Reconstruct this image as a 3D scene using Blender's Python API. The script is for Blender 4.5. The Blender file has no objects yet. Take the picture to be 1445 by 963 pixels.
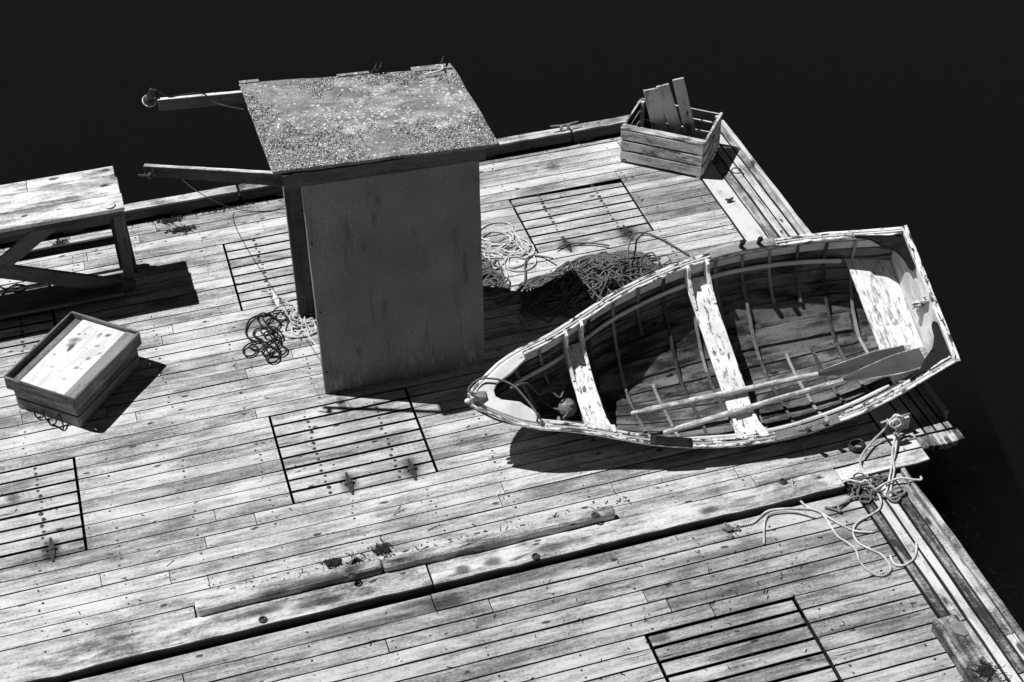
import bpy, math, random
from mathutils import Vector, Matrix
import numpy as np
rnd = random.Random(7)
sc = bpy.context.scene
COL = sc.collection

# ------------------------------------------------------------------ camera
FPX, W0, H0 = 2212.78, 1445.0, 963.0
PITCH, ROLL, YAW = (math.radians(a) for a in (40.11, -0.753, 16.718))
CH = 9.0
D = Vector((math.cos(PITCH)*math.sin(YAW), math.cos(PITCH)*math.cos(YAW), -math.sin(PITCH)))
r_ = D.cross(Vector((0, 0, 1))).normalized(); u_ = r_.cross(D)
RR = r_*math.cos(ROLL)+u_*math.sin(ROLL); UU = -r_*math.sin(ROLL)+u_*math.cos(ROLL)
CAM = Vector((0, 0, CH))
cd = bpy.data.cameras.new('camera'); cd.sensor_width = 36; cd.lens = FPX/W0*36; cd.clip_end = 2000; cd.clip_start = .1
cam = bpy.data.objects.new('camera', cd); COL.objects.link(cam)
M3 = Matrix((RR, UU, -D)).transposed()
cam.matrix_world = Matrix.Translation(CAM) @ M3.to_4x4()
sc.camera = cam

def pix(x, y, z=0.0):
    """the world point at height z that was surveyed from the photograph"""
    v = D*FPX + RR*(x-W0/2) - UU*(y-H0/2)
    return CAM + v*((z-CH)/v.z)

# ------------------------------------------------------------------ light
SUN_EL, SHX, SHY = math.radians(62.5), .9026, -.4305      # direction the shadows run
w = bpy.data.worlds.new('World'); sc.world = w; w.use_nodes = True
nt = w.node_tree; nt.nodes.clear()
sky = nt.nodes.new('ShaderNodeTexSky'); sky.sky_type = 'NISHITA'; sky.sun_disc = False
sky.sun_elevation = SUN_EL
sky.sun_rotation = math.atan2(-SHX, -SHY)
sky.air_density = .25; sky.dust_density = .05; sky.altitude = 1500
sep = nt.nodes.new('ShaderNodeSeparateColor'); bg = nt.nodes.new('ShaderNodeBackground'); wo = nt.nodes.new('ShaderNodeOutputWorld')
nt.links.new(sky.outputs[0], sep.inputs[0]); nt.links.new(sep.outputs[0], bg.inputs[0])   # red filter black and white
bg.inputs[1].default_value = .05
nt.links.new(bg.outputs[0], wo.inputs[0])
sl = bpy.data.lights.new('sun', 'SUN'); sl.energy = 4.8; sl.angle = math.radians(.55); sl.color = (1, 1, 1)
so = bpy.data.objects.new('sun', sl); COL.objects.link(so)
sdir = Vector((SHX*math.cos(SUN_EL), SHY*math.cos(SUN_EL), -math.sin(SUN_EL)))
so.rotation_euler = sdir.to_track_quat('-Z', 'Y').to_euler()
sc.view_settings.view_transform = 'Standard'; sc.view_settings.look = 'None'
sc.view_settings.gamma = 1; sc.view_settings.exposure = 0; sc.view_settings.use_curve_mapping = False
sc.cycles.max_bounces = 5; sc.cycles.transparent_max_bounces = 6

# ------------------------------------------------------------------ node helper
class NT:
    def __init__(s, name):
        s.m = bpy.data.materials.new(name); s.m.use_nodes = True; s.t = s.m.node_tree; s.t.nodes.clear()
        s.out = s.t.nodes.new('ShaderNodeOutputMaterial')
        s.b = s.t.nodes.new('ShaderNodeBsdfPrincipled'); s.l(s.b.outputs[0], s.out.inputs[0])
    def l(s, a, b): s.t.links.new(a, b)
    def put(s, inp, v):
        if isinstance(v, bpy.types.NodeSocket): s.l(v, inp)
        else: inp.default_value = v
    def math(s, op, a, b=0.0, c=None, clamp=False):
        n = s.t.nodes.new('ShaderNodeMath'); n.operation = op; n.use_clamp = clamp
        s.put(n.inputs[0], a); s.put(n.inputs[1], b)
        if c is not None: s.put(n.inputs[2], c)
        return n.outputs[0]
    def attr(s, name, out='Vector'):
        n = s.t.nodes.new('ShaderNodeAttribute'); n.attribute_name = name; return n.outputs[out]
    def scale(s, v, sc_, loc=(0, 0, 0)):
        n = s.t.nodes.new('ShaderNodeMapping'); s.l(v, n.inputs[0]); n.inputs[3].default_value = sc_; n.inputs[1].default_value = loc
        return n.outputs[0]
    def noise(s, v, sc_=1, det=4, rough=.6, dist=0, lac=2):
        n = s.t.nodes.new('ShaderNodeTexNoise'); s.l(v, n.inputs['Vector']); n.inputs['Scale'].default_value = sc_
        n.inputs['Detail'].default_value = det; n.inputs['Roughness'].default_value = rough; n.inputs['Distortion'].default_value = dist
        n.inputs['Lacunarity'].default_value = lac
        return n.outputs[0]
    def vor(s, v, sc_=1, rand=1):
        n = s.t.nodes.new('ShaderNodeTexVoronoi'); s.l(v, n.inputs['Vector']); n.inputs['Scale'].default_value = sc_
        n.inputs['Randomness'].default_value = rand
        return n.outputs['Distance'], n.outputs['Color']
    def step(s, v, lo, hi, a=0., b=1.):
        n = s.t.nodes.new('ShaderNodeMapRange'); n.interpolation_type = 'SMOOTHSTEP'; s.put(n.inputs[0], v)
        n.inputs[1].default_value = lo; n.inputs[2].default_value = hi; n.inputs[3].default_value = a; n.inputs[4].default_value = b
        return n.outputs[0]
    def mix(s, f, a, b):
        n = s.t.nodes.new('ShaderNodeMix'); n.data_type = 'FLOAT'; s.put(n.inputs[0], f); s.put(n.inputs[2], a); s.put(n.inputs[3], b)
        return n.outputs[0]
    def pos(s): return s.t.nodes.new('ShaderNodeNewGeometry').outputs['Position']
    def objco(s): return s.t.nodes.new('ShaderNodeTexCoord').outputs['Object']
    def sepx(s, v):
        n = s.t.nodes.new('ShaderNodeSeparateXYZ'); s.l(v, n.inputs[0]); return n.outputs
    def finish(s, val, rough=.8, spec=.25, bump=None, bs=.3, bd=.004):
        c = s.t.nodes.new('ShaderNodeCombineColor')
        for i in range(3): s.put(c.inputs[i], val)
        s.l(c.outputs[0], s.b.inputs['Base Color'])
        s.put(s.b.inputs['Roughness'], rough); s.b.inputs['Specular IOR Level'].default_value = spec
        if bump is not None:
            n = s.t.nodes.new('ShaderNodeBump'); n.inputs['Strength'].default_value = bs; n.inputs['Distance'].default_value = bd
            s.l(bump, n.inputs['Height']); s.l(n.outputs[0], s.b.inputs['Normal'])
        return s.m

def wood(name, lo, hi, tone=.25, paint=None, peel=.5, peelw=.05, stains=(), knots=.10, cracks=.5, blotch=.3, rough=.8, bs=.4, spec=.25, grain=1.0):
    n = NT(name); wc = n.attr('wc'); tn = n.attr('tone', 'Fac'); P = n.pos()
    A = n.noise(n.scale(wc, (1.6, 26*grain, 26*grain)), 1, 5, .62, .25)
    F = n.noise(n.scale(wc, (6, 100, 100)), 1, 4, .65)
    B = n.noise(n.scale(wc, (3.2, 11, 11), (5, 3, 1)), 1, 4, .6, .4)
    G = n.noise(n.scale(P, (.9, 2.2, 2.2)), 1, 5, .62, .6)
    S = n.noise(n.scale(P, (38, 60, 60)), 1, 3, .7)
    v = n.math('MULTIPLY_ADD', A, .40, 0)
    v = n.math('MULTIPLY_ADD', F, .26, v)
    v = n.math('MULTIPLY_ADD', B, blotch*1.3, v)
    v = n.math('MULTIPLY_ADD', G, blotch*1.5, v)
    v = n.math('MULTIPLY_ADD', S, .36, v)
    v = n.math('MULTIPLY_ADD', tn, tone, v)
    mid = .5*(.40+.26+blotch*2.8+.36)+.5*tone
    v = n.step(v, mid-.22, mid+.19)
    val = n.mix(v, lo, hi)
    # darker weathered patches running with the grain
    dp = n.noise(n.scale(wc, (1.3, 7, 7), (9, 9, 9)), 1, 4, .65, .8)
    val = n.math('MULTIPLY', val, n.step(dp, .56, .78, 1, .55))
    # small dirt specks
    sp, scol = n.vor(n.scale(wc, (26, 46, 46)), 1)
    sc1 = n.t.nodes.new('ShaderNodeSeparateColor'); n.l(scol, sc1.inputs[0])
    spk = n.math('MULTIPLY', n.step(sp, .12, .26, 1, 0), n.step(sc1.outputs[1], .80, .86))
    val = n.math('MULTIPLY', val, n.math('SUBTRACT', 1, n.math('MULTIPLY', spk, .75)))
    # knots
    kw = n.t.nodes.new('ShaderNodeVectorMath'); kw.operation = 'ADD'; n.l(n.scale(wc, (3.4, 8.5, 8.5)), kw.inputs[0])
    kn = n.t.nodes.new('ShaderNodeTexNoise'); n.l(wc, kn.inputs['Vector']); kn.inputs['Scale'].default_value = 14
    ks = n.t.nodes.new('ShaderNodeVectorMath'); ks.operation = 'SCALE'; n.l(kn.outputs['Color'], ks.inputs[0]); ks.inputs['Scale'].default_value = .22
    n.l(ks.outputs[0], kw.inputs[1])
    kd, kc = n.vor(kw.outputs[0], 1)
    k2 = n.t.nodes.new('ShaderNodeSeparateColor'); n.l(kc, k2.inputs[0])
    km = n.math('MULTIPLY', n.step(kd, knots*.7, knots*1.35, 1, 0), n.step(k2.outputs[0], .42, .48))
    val = n.math('MULTIPLY', val, n.math('SUBTRACT', 1, n.math('MULTIPLY', km, .86)))
    # cracks
    cn = n.noise(n.scale(wc, (.9, 34, 34), (3, 7, 2)), 1, 2, .5, .6)
    cr = n.step(n.math('ABSOLUTE', n.math('SUBTRACT', cn, .5)), .006, .018, 1, 0)
    cm = n.step(n.noise(n.scale(wc, (1.4, 6, 6), (1, 2, 9)), 1, 2), .57, .66)
    ck = n.math('MULTIPLY', n.math('MULTIPLY', cr, cm), cracks)
    val = n.math('MULTIPLY', val, n.math('SUBTRACT', 1, ck))
    bump = n.math('SUBTRACT', n.math('MULTIPLY_ADD', A, .5, n.math('MULTIPLY', F, .5)), n.math('MULTIPLY', ck, 1.5))
    if paint is not None:
        pn = n.noise(n.scale(wc, (9, 26, 26), (2, 4, 8)), 1, 6, .74, .3)
        pn = n.math('MULTIPLY_ADD', n.math('SUBTRACT', F, .5), .25, pn)
        pm = n.step(pn, peel-peelw, peel+peelw)
        pc = n.math('MULTIPLY', paint, n.step(n.noise(n.scale(P, (5, 5, 5)), 1, 4, .6), .25, .7, .72, 1.04))
        val = n.mix(pm, val, pc)
        bump = n.math('MULTIPLY_ADD', pm, .8, bump)
    for (x, y, rx, ry, k, soft) in stains:
        q = n.sepx(P)
        nn = n.noise(n.scale(P, (5, 9, 9), (x, y, 0)), 1, 4, .65)
        dx = n.math('DIVIDE', n.math('SUBTRACT', q[0], x), rx); dy = n.math('DIVIDE', n.math('SUBTRACT', q[1], y), ry)
        if soft:
            dd = n.math('SQRT', n.math('ADD', n.math('MULTIPLY', dx, dx), n.math('MULTIPLY', dy, dy)))
            mm = n.step(n.math('MULTIPLY_ADD', n.math('SUBTRACT', nn, .5), 0.7, dd), .30, 1.05, 1, 0)
        else:
            dd = n.math('MAXIMUM', n.math('ABSOLUTE', dx), n.math('ABSOLUTE', dy))
            mm = n.step(n.math('MULTIPLY_ADD', n.math('SUBTRACT', nn, .5), .12, dd), .96, 1.01, 1, 0)
        val = n.math('MULTIPLY', val, n.math('SUBTRACT', 1, n.math('MULTIPLY', mm, k)))
    return n.finish(val, rough, spec, bump, bs, .004)

def plain(name, v, rough=.7, var=.3, sc_=12, spec=.3, metal=0, bs=.2):
    n = NT(name); P = n.objco()
    a = n.noise(P, sc_, 5, .65); b = n.noise(P, sc_*8, 3, .6)
    f = n.math('MULTIPLY_ADD', a, .7, n.math('MULTIPLY', b, .3))
    val = n.math('MULTIPLY', v, n.step(f, .3, .7, 1-var, 1+var))
    n.b.inputs['Metallic'].default_value = metal
    return n.finish(val, rough, spec, f, bs, .004)

STAINS = [
    (5.30, 11.83, .42, .29, .38, 0),          # wet patch beside the slatted crate
    (1.30, 8.93, .10, .17, .72, 1), (1.82, 8.95, .10, .17, .72, 1), (-1.05, 8.93, .10, .17, .72, 1),
    (1.55, 8.86, .45, .05, .4, 1), (-1.1, 8.86, .5, .05, .45, 1),
    (4.00, 11.42, .12, .16, .7, 1), (4.62, 11.42, .14, .20, .8, 1), (1.18, 11.42, .12, .10, .6, 1),
    (.55, 9.33, 1.1, .10, .3, 1), (-.2, 9.05, .8, .05, .22, 1), (4.3, 12.75, .12, .08, .55, 1),
    (.5, 10.5, .5, .08, .3, 1), (3.0, 9.0, .6, .06, .25, 1),
    (.3, 7.93, .8, .05, .55, 1), (2.6, 8.0, .5, .05, .3, 1),
    (1.45, 9.88, .05, .22, .65, 1), (-1.3, 9.6, .08, .08, .7, 1)]
STAINS2 = [(1.1, 7.48, .8, .07, .6, 1), (1.7, 7.5, .25, .10, .6, 1), (4.55, 7.0, .3, .05, .5, 1), (3.1, 6.72, .12, .06, .7, 1), (4.9, 7.45, .25, .09, .55, 1), (2.0, 7.55, 1.2, .06, .45, 1), (3.9, 7.35, 1.0, .05, .4, 1), (4.9, 7.2, .5, .07, .35, 1), (3.6, 6.98, 1.4, .05, .35, 1), (4.7, 6.35, .35, .12, .35, 1)]
M = {}
M['deck'] = wood('deck_wood', .15, .69, tone=.12, stains=STAINS, cracks=.9, knots=.105, blotch=.34)
M['deck2'] = wood('deck_wood_worn', .11, .58, tone=.13, stains=STAINS2, cracks=.9, knots=.105, blotch=.34)
M['border'] = wood('border_wood', .08, .66, tone=.3, cracks=.9, knots=.12, blotch=.45)
M['worn'] = wood('worn_edge_wood', .04, .66, tone=.3, cracks=.95, knots=.2, blotch=.42)
TS = [(pix(x, y, .045).x, pix(x, y, .045).y, rx, ry, .75, 1) for (x, y, rx, ry) in ((374, 862, .25, .05), (448, 850, .28, .05), (696, 793, .10, .07), (653, 804, .08, .06), (779, 772, .25, .05), (1000, 720, .12, .05), (120, 905, .3, .04), (20, 925, .2, .06), (850, 722, .06, .05), (500, 812, .12, .05), (560, 800, .1, .03))]
M['timber'] = wood('timber_wood', .10, .70, tone=.12, stains=TS, cracks=.9, knots=.10, blotch=.5)
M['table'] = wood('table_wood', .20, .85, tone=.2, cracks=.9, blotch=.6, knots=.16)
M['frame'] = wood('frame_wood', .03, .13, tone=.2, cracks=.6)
M['box'] = wood('box_wood', .06, .30, tone=.2, cracks=.6)
LS = []
for (x, y, r) in ((450, 262, .05), (478, 262, .04), (600, 300, .022), (545, 378, .03), (470, 435, .035), (395, 505, .026), (668, 234, .03), (335, 585, .03), (488, 226, .016), (526, 226, .014), (617, 345, .014), (440, 290, .035), (500, 440, .02), (335, 352, .016), (320, 428, .012)):
    c = pix(x/4.377, 420+y/4.377, .33); LS.append((c.x, c.y, r*rnd.uniform(1.1, 1.8), r, rnd.uniform(.45, .8), 1))
M['ply'] = wood('plywood_white', .62, .97, tone=0, stains=LS, cracks=.0, knots=.17, blotch=.7, grain=.35)
M['crate'] = wood('crate_wood', .06, .60, tone=.35, cracks=.9, blotch=.8, paint=.62, peel=.57, peelw=.05)
M['white'] = wood('peeling_white', .04, .2, tone=.1, paint=.95, peel=.42, peelw=.035, cracks=.4)
M['rail'] = wood('peeling_rail', .015, .12, tone=.1, paint=.95, peel=.47, peelw=.02, cracks=.6)
M['seat'] = wood('seat_white', .18, .5, tone=.1, paint=.95, peel=.44, peelw=.07, cracks=.4)
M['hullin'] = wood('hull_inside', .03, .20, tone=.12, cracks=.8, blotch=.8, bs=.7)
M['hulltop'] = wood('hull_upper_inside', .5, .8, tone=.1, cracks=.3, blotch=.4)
M['hullout'] = wood('hull_outside', .12, .3, tone=.1, paint=.6, peel=.36, peelw=.03, cracks=.3)
M['rib'] = wood('rib_wood', .05, .36, tone=.5, cracks=.5)
M['bare'] = wood('bare_wood', .16, .5, tone=.2, cracks=.8)
M['darkwood'] = wood('dark_wood', .004, .022, tone=.2, cracks=.5, rough=.6, spec=.15)
M['oar'] = wood('oar_wood', .14, .42, tone=.1, paint=.75, peel=.51, peelw=.04)
M['blade'] = wood('oar_blade_paint', .4, .6, tone=.0, paint=.078, peel=.25, peelw=.02, cracks=.1, rough=.45)
M['iron'] = plain('rusty_iron', .03, .6, .5, 30, .5)
M['painted_shade'] = wood('painted_shade_wood', .015, .06, tone=.2)  # near-black wood; shade of gaps, timber sides and crate inside put into colour
M['black'] = plain('black_rubber', .02, .5, .3, 20, .5)
M['pale'] = plain('pale_fitting', .7, .5, .2, 20, .5)
M['buoy'] = plain('buoy_plastic', .16, .45, .15, 8, .5)
M['weed'] = plain('dry_weed', .02, .8, .6, 40, .3)
M['float'] = plain('flotation', .008, .9, .4, 3, .2)
M['glass'] = plain('lamp_enamel', .75, .25, .2, 20, .6)

def rope_mat(name, v, k=.5):
    n = NT(name); wc = n.attr('wc')
    q = n.sepx(wc)
    wv = n.math('SINE', n.math('ADD', n.math('MULTIPLY', q[0], 330), n.math('MULTIPLY', q[1], 6.283)))
    no = n.noise(n.scale(wc, (9, 1, 1)), 1, 3)
    val = n.math('MULTIPLY', v, n.math('MULTIPLY_ADD', wv, k*.5, 1))
    val = n.math('MULTIPLY', val, n.step(no, .3, .7, .6, 1.3))
    return n.finish(val, .85, .2, wv, .5, .003)
M['rope_dark'] = rope_mat('rope_dark', .15); M['rope_black'] = rope_mat('rope_black', .022); M['rope_pale'] = rope_mat('rope_pale', .62, .4)
M['rope_grey'] = rope_mat('rope_grey', .26)

def panel_mat():
    n = NT('booth_panel'); P = n.objco()
    a = n.noise(n.scale(P, (9, 9, 1.5)), 1, 6, .68, .5); b = n.noise(n.scale(P, (1.3, 1, 1.0)), 1, 3); c = n.noise(n.scale(P, (60, 60, 40)), 1, 2)
    st = n.step(a, .54, .74, 1, .38)
    v = n.math('MULTIPLY', .18, n.math('MULTIPLY', st, n.step(b, .25, .75, .7, 1.25)))
    v = n.math('MULTIPLY', v, n.step(c, .2, .8, .8, 1.2))
    z = n.sepx(P)[2]
    sc_ = n.noise(n.scale(P, (24, 24, 6)), 1, 4, .7)
    low = n.math('MULTIPLY', n.step(z, .05, .34, 1, 0), n.step(sc_, .54, .66))
    v = n.math('ADD', v, n.math('MULTIPLY', low, .2))
    return n.finish(v, .55, .35, a, .15, .01)
M['panel'] = panel_mat()

def roof_mat():
    n = NT('roof_felt'); P = n.objco()
    a = n.noise(n.scale(P, (4, 7, 7)), 1, 6, .7, .5); b = n.noise(P, 85, 5, .75); c = n.noise(P, 1.6, 3, .6, .5)
    v = n.mix(n.step(a, .35, .68), 0.20, .44)
    d, col = n.vor(P, 17)
    s3 = n.t.nodes.new('ShaderNodeSeparateColor'); n.l(col, s3.inputs[0])
    l = n.math('MULTIPLY', n.step(d, .16, .34, 1, 0), n.step(s3.outputs[0], .5, .6))
    v = n.mix(l, v, .68)
    l2 = n.step(n.math('MULTIPLY_ADD', b, .35, n.math('MULTIPLY', a, .65)), .53, .60)
    v = n.mix(n.math('MULTIPLY', l2, n.step(c, .45, .6)), v, .62)
    v = n.math('MULTIPLY', v, n.step(b, .33, .67, .45, 1.25))
    return n.finish(v, .8, .25, b, .5, .006)
M['roof'] = roof_mat()
def moss_mat():
    n = NT('moss'); tn = n.attr('tone', 'Fac'); P = n.objco(); b = n.noise(P, 90, 3, .7)
    v = n.mix(n.math('POWER', tn, 1.5), .06, .95)
    v = n.math('MULTIPLY', v, n.step(b, .3, .7, .5, 1.3))
    return n.finish(v, .9, .1, b, .5, .006)
M['moss'] = moss_mat()

# ------------------------------------------------------------------ mesh builder
class MB:
    def __init__(s, edges=False): s.edges = edges; s.v = []; s.f = []; s.wc = []; s.tn = []; s.mi = []; s.sm = []
    def add(s, vs, wcs, faces, tone=None, mi=0, smooth=False):
        o = len(s.v); s.v += [tuple(v) for v in vs]; s.wc += wcs
        t = rnd.random() if tone is None else tone
        s.tn += [t]*len(vs)
        for f in faces: s.f.append([i+o for i in f]); s.mi.append(mi); s.sm.append(smooth)
    def sweep(s, pts, side, up, w, h, tone=None, jit=0., mi=0, top=True, ends=True):
        """a rectangular bar along pts; the points lie on the middle of its top face"""
        n = len(pts); vs = []; wcs = []
        off = Vector((rnd.uniform(-90, 90), rnd.uniform(-90, 90), rnd.uniform(-90, 90)))
        L = 0
        for i, p in enumerate(pts):
            p = Vector(p)
            if i: L += (p-Vector(pts[i-1])).length
            sd = Vector(side[i] if isinstance(side, list) else side).normalized(); uu = Vector(up[i] if isinstance(up, list) else up).normalized()
            ww = w[i] if isinstance(w, (list, tuple)) else w; hh = h[i] if isinstance(h, (list, tuple)) else h
            for a, b in ((-.5, 0), (.5, 0), (.5, -1), (-.5, -1)):
                q = p+sd*(ww*a)+uu*(hh*b)
                if jit: q += sd*rnd.uniform(-jit, jit)+uu*rnd.uniform(-jit, jit)*.6
                vs.append(q); wcs.append(tuple(off+Vector((L, ww*a, hh*b))))
        fs = []; mis = []
        for i in range(n-1):
            for k in range(4):
                a = i*4+k; b = i*4+(k+1) % 4
                fs.append((a, a+4, b+4, b)); mis.append(mi if (k == 0 or not s.edges) else 1)
        if ends: fs += [(0, 1, 2, 3), (4*n-1, 4*n-2, 4*n-3, 4*n-4)]; mis += [1 if s.edges else mi]*2
        s.add(vs, wcs, fs, tone, mi); s.mi[-len(fs):] = mis[:len(fs)]
    def bar(s, a, b, side, up, w, h, seg=1, jit=0., **k):
        a = Vector(a); b = Vector(b)
        s.sweep([a+(b-a)*(i/seg) for i in range(seg+1)], side, up, w, h, jit=jit, **k)
    def xplank(s, x0, x1, y0, y1, z, th=.04, jit=.0015, **k):
        seg = max(1, int((x1-x0)/.22))
        s.bar((x0, (y0+y1)/2, z), (x1, (y0+y1)/2, z), (0, 1, 0), (0, 0, 1), y1-y0, th, seg, jit, **k)
    def yplank(s, y0, y1, x0, x1, z, th=.04, jit=.0015, **k):
        seg = max(1, int((y1-y0)/.22))
        s.bar(((x0+x1)/2, y0, z), ((x0+x1)/2, y1, z), (1, 0, 0), (0, 0, 1), x1-x0, th, seg, jit, **k)
    def prism(s, poly, z0, z1, xf=None, tone=None, along=0, mi=0):
        """polygon (x, y[, z]) with thickness; xf maps local points"""
        n = len(poly); vs = []; wcs = []
        off = Vector((rnd.uniform(-90, 90), rnd.uniform(-90, 90), rnd.uniform(-90, 90)))
        for z in (z1, z0):
            for p in poly:
                q = Vector((p[0], p[1], z+(p[2] if len(p) > 2 else 0)))
                c = (q.x, q.y, q.z) if along == 0 else (q.y, q.x, q.z)
                wcs.append(tuple(off+Vector(c)))
                vs.append(xf(q) if xf else q)
        fs = [tuple(range(n)), tuple(range(2*n-1, n-1, -1))]
        for i in range(n): j = (i+1) % n; fs.append((i, i+n, j+n, j))
        s.add(vs, wcs, fs, tone, mi)
    def tube(s, pts, r, n=6, tone=None, cap=True, mi=0):
        pts = [Vector(p) for p in pts]; vs = []; wcs = []; L = 0
        off = rnd.uniform(0, 50)
        t0 = (pts[1]-pts[0]).normalized(); a = t0.cross(Vector((0, 0, 1)))
        if a.length < 1e-3: a = Vector((1, 0, 0))
        a.normalize()
        for i, p in enumerate(pts):
            t = (pts[min(i+1, len(pts)-1)]-pts[max(i-1, 0)])
            t = t.normalized() if t.length > 1e-9 else t0
            a = a-t*a.dot(t); a = a.normalized() if a.length > 1e-6 else t.orthogonal().normalized()
            b = t.cross(a); rr = r[i] if isinstance(r, (list, tuple)) else r
            if i: L += (p-pts[i-1]).length
            for k in range(n):
                an = 2*math.pi*k/n; vs.append(p+a*(math.cos(an)*rr)+b*(math.sin(an)*rr)); wcs.append((L+off, k/n, 0))
        fs = []
        for i in range(len(pts)-1):
            for k in range(n):
                q = (k+1) % n; fs.append((i*n+k, i*n+q, (i+1)*n+q, (i+1)*n+k))
        if cap: fs += [tuple(range(n-1, -1, -1)), tuple(range((len(pts)-1)*n, len(pts)*n))]
        s.add(vs, wcs, fs, tone, mi, True)
    def lathe(s, c, axis, prof, n=20, tone=None, mi=0):
        axis = Vector(axis).normalized(); s.tube([Vector(c)+axis*q[1] for q in prof], [max(q[0], .0005) for q in prof], n, tone, True, mi)
    def blob(s, c, r, tone=None, flat=.6):
        vs = []; c = Vector(c)
        for d in ((1, 0, 0), (0, 1, 0), (-1, 0, 0), (0, -1, 0), (0, 0, 1), (0, 0, -1)):
            vs.append(c+Vector((d[0]*rnd.uniform(.6, 1.3), d[1]*rnd.uniform(.6, 1.3), d[2]*flat*rnd.uniform(.6, 1.3)))*r+Vector((rnd.uniform(-.3, .3), rnd.uniform(-.3, .3), 0))*r)
        s.add(vs, [tuple(v) for v in vs], [(0, 1, 4), (1, 2, 4), (2, 3, 4), (3, 0, 4), (1, 0, 5), (2, 1, 5), (3, 2, 5), (0, 3, 5)], tone)
    def disc(s, c, r, h, n=8, tone=0):
        c = Vector(c); vs = [c+Vector((math.cos(6.283*k/n)*r*rnd.uniform(.8, 1.2), math.sin(6.283*k/n)*r*rnd.uniform(.8, 1.2), -h*.5)) for k in range(n)]+[c+Vector((0, 0, h*.5))]
        s.add(vs, [tuple(v) for v in vs], [(k, (k+1) % n, n) for k in range(n)], tone)
    def build(s, name, mat, parent=None, bevel=0., loc=None):
        me = bpy.data.meshes.new(name)
        lo = Vector(loc) if loc is not None else Vector((0, 0, 0))
        me.from_pydata([tuple(Vector(v)-lo) for v in s.v], [], s.f)
        mats = mat if isinstance(mat, list) else [mat]
        for m in mats: me.materials.append(m)
        a = me.attributes.new('wc', 'FLOAT_VECTOR', 'POINT'); a.data.foreach_set('vector', np.array(s.wc, dtype=np.float32).ravel())
        a = me.attributes.new('tone', 'FLOAT', 'POINT'); a.data.foreach_set('value', np.array(s.tn, dtype=np.float32))
        me.polygons.foreach_set('material_index', s.mi); me.polygons.foreach_set('use_smooth', s.sm)
        me.update()
        o = bpy.data.objects.new(name, me); COL.objects.link(o)
        if loc is not None: o.location = lo
        if parent is not None: o.parent = parent
        if bevel:
            b = o.modifiers.new('bevel', 'BEVEL'); b.width = bevel; b.segments = 1; b.limit_method = 'ANGLE'; b.angle_limit = math.radians(50)
        return o

def tag(o, label=None, cat=None, group=None, kind=None):
    if label: o['label'] = label
    if cat: o['category'] = cat
    if group: o['group'] = group
    if kind: o['kind'] = kind
    return o
def empty(name, loc=(0, 0, 0), label=None, cat=None, group=None):
    o = bpy.data.objects.new(name, None); COL.objects.link(o); o.location = loc; o.empty_display_size = .1
    return tag(o, label, cat, group)
class Thing:
    """an Empty at the base; parts are given in world coordinates"""
    def __init__(s, name, loc, label, cat, group=None):
        s.o = empty(name, loc, label, cat, group); s.loc = Vector(loc)
    def part(s, mb, name, mat, bevel=0., parent=None, label=None):
        p = parent or s.o
        base = s.loc
        o = mb.build(name, mat, None, bevel, None)
        me = o.data
        for v in me.vertices: v.co -= base
        o.parent = p
        if label: o['label'] = label
        return o
def single(mb, name, mat, loc, label, cat, group=None, bevel=0., kind=None):
    o = mb.build(name, mat, None, bevel, loc); return tag(o, label, cat, group, kind)
def smooth(pts, k=6):
    pts = [Vector(p) for p in pts]; out = []
    n = len(pts)
    for i in range(n-1):
        p0 = pts[max(i-1, 0)]; p1 = pts[i]; p2 = pts[i+1]; p3 = pts[min(i+2, n-1)]
        for j in range(k):
            t = j/k
            out.append(.5*((2*p1)+(-p0+p2)*t+(2*p0-5*p1+4*p2-p3)*t*t+(-p0+3*p1-3*p2+p3)*t**3))
    out.append(pts[-1]); return out

# ------------------------------------------------------------------ water and bed
def water_mat():
    n = NT('water'); t = n.t
    P = n.pos()
    gl = t.nodes.new('ShaderNodeBsdfGlossy'); gl.inputs['Roughness'].default_value = .12
    tr = t.nodes.new('ShaderNodeBsdfTransparent'); tr.inputs[0].default_value = (.62, .62, .62, 1)
    fr = t.nodes.new('ShaderNodeFresnel'); fr.inputs[0].default_value = 1.33
    mx = t.nodes.new('ShaderNodeMixShader')
    b = t.nodes.new('ShaderNodeBump'); b.inputs['Strength'].default_value = .12; b.inputs['Distance'].default_value = .05
    n.l(n.noise(n.scale(P, (1.2, 2.2, 1)), 3, 3, .5), b.inputs['Height'])
    n.l(b.outputs[0], gl.inputs['Normal']); n.l(b.outputs[0], fr.inputs['Normal'])
    n.l(fr.outputs[0], mx.inputs[0]); n.l(tr.outputs[0], mx.inputs[1]); n.l(gl.outputs[0], mx.inputs[2]); n.l(mx.outputs[0], n.out.inputs[0])
    return n.m
def bed_mat():
    n = NT('sea_bed'); P = n.pos()
    a = n.noise(P, .7, 4, .6); b = n.noise(P, 4, 5, .7, 1)
    v = n.math('MULTIPLY', .01, n.math('MULTIPLY', n.step(a, .3, .7, .8, 1.2), n.step(b, .45, .75, .95, 1.25)))
    return n.finish(v, 1, 0, b, .3, .05)
wm = water_mat()
pv = wm.node_tree.nodes.new('ShaderNodeVolumePrincipled'); pv.inputs['Color'].default_value = (.092, .092, .092, 1); pv.inputs['Density'].default_value = .30
wm.node_tree.links.new(pv.outputs[0], wm.node_tree.nodes['Material Output'].inputs['Volume'])
g = MB(); S = 300
g.add([(-S, -S, -.42), (S, -S, -.42), (S, S, -.42), (-S, S, -.42), (-S, -S, -9), (S, -S, -9), (S, S, -9), (-S, S, -9)], [(0, 0, 0)]*8, [(0, 1, 2, 3), (7, 6, 5, 4), (0, 4, 5, 1), (1, 5, 6, 2), (2, 6, 7, 3), (3, 7, 4, 0)])
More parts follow.
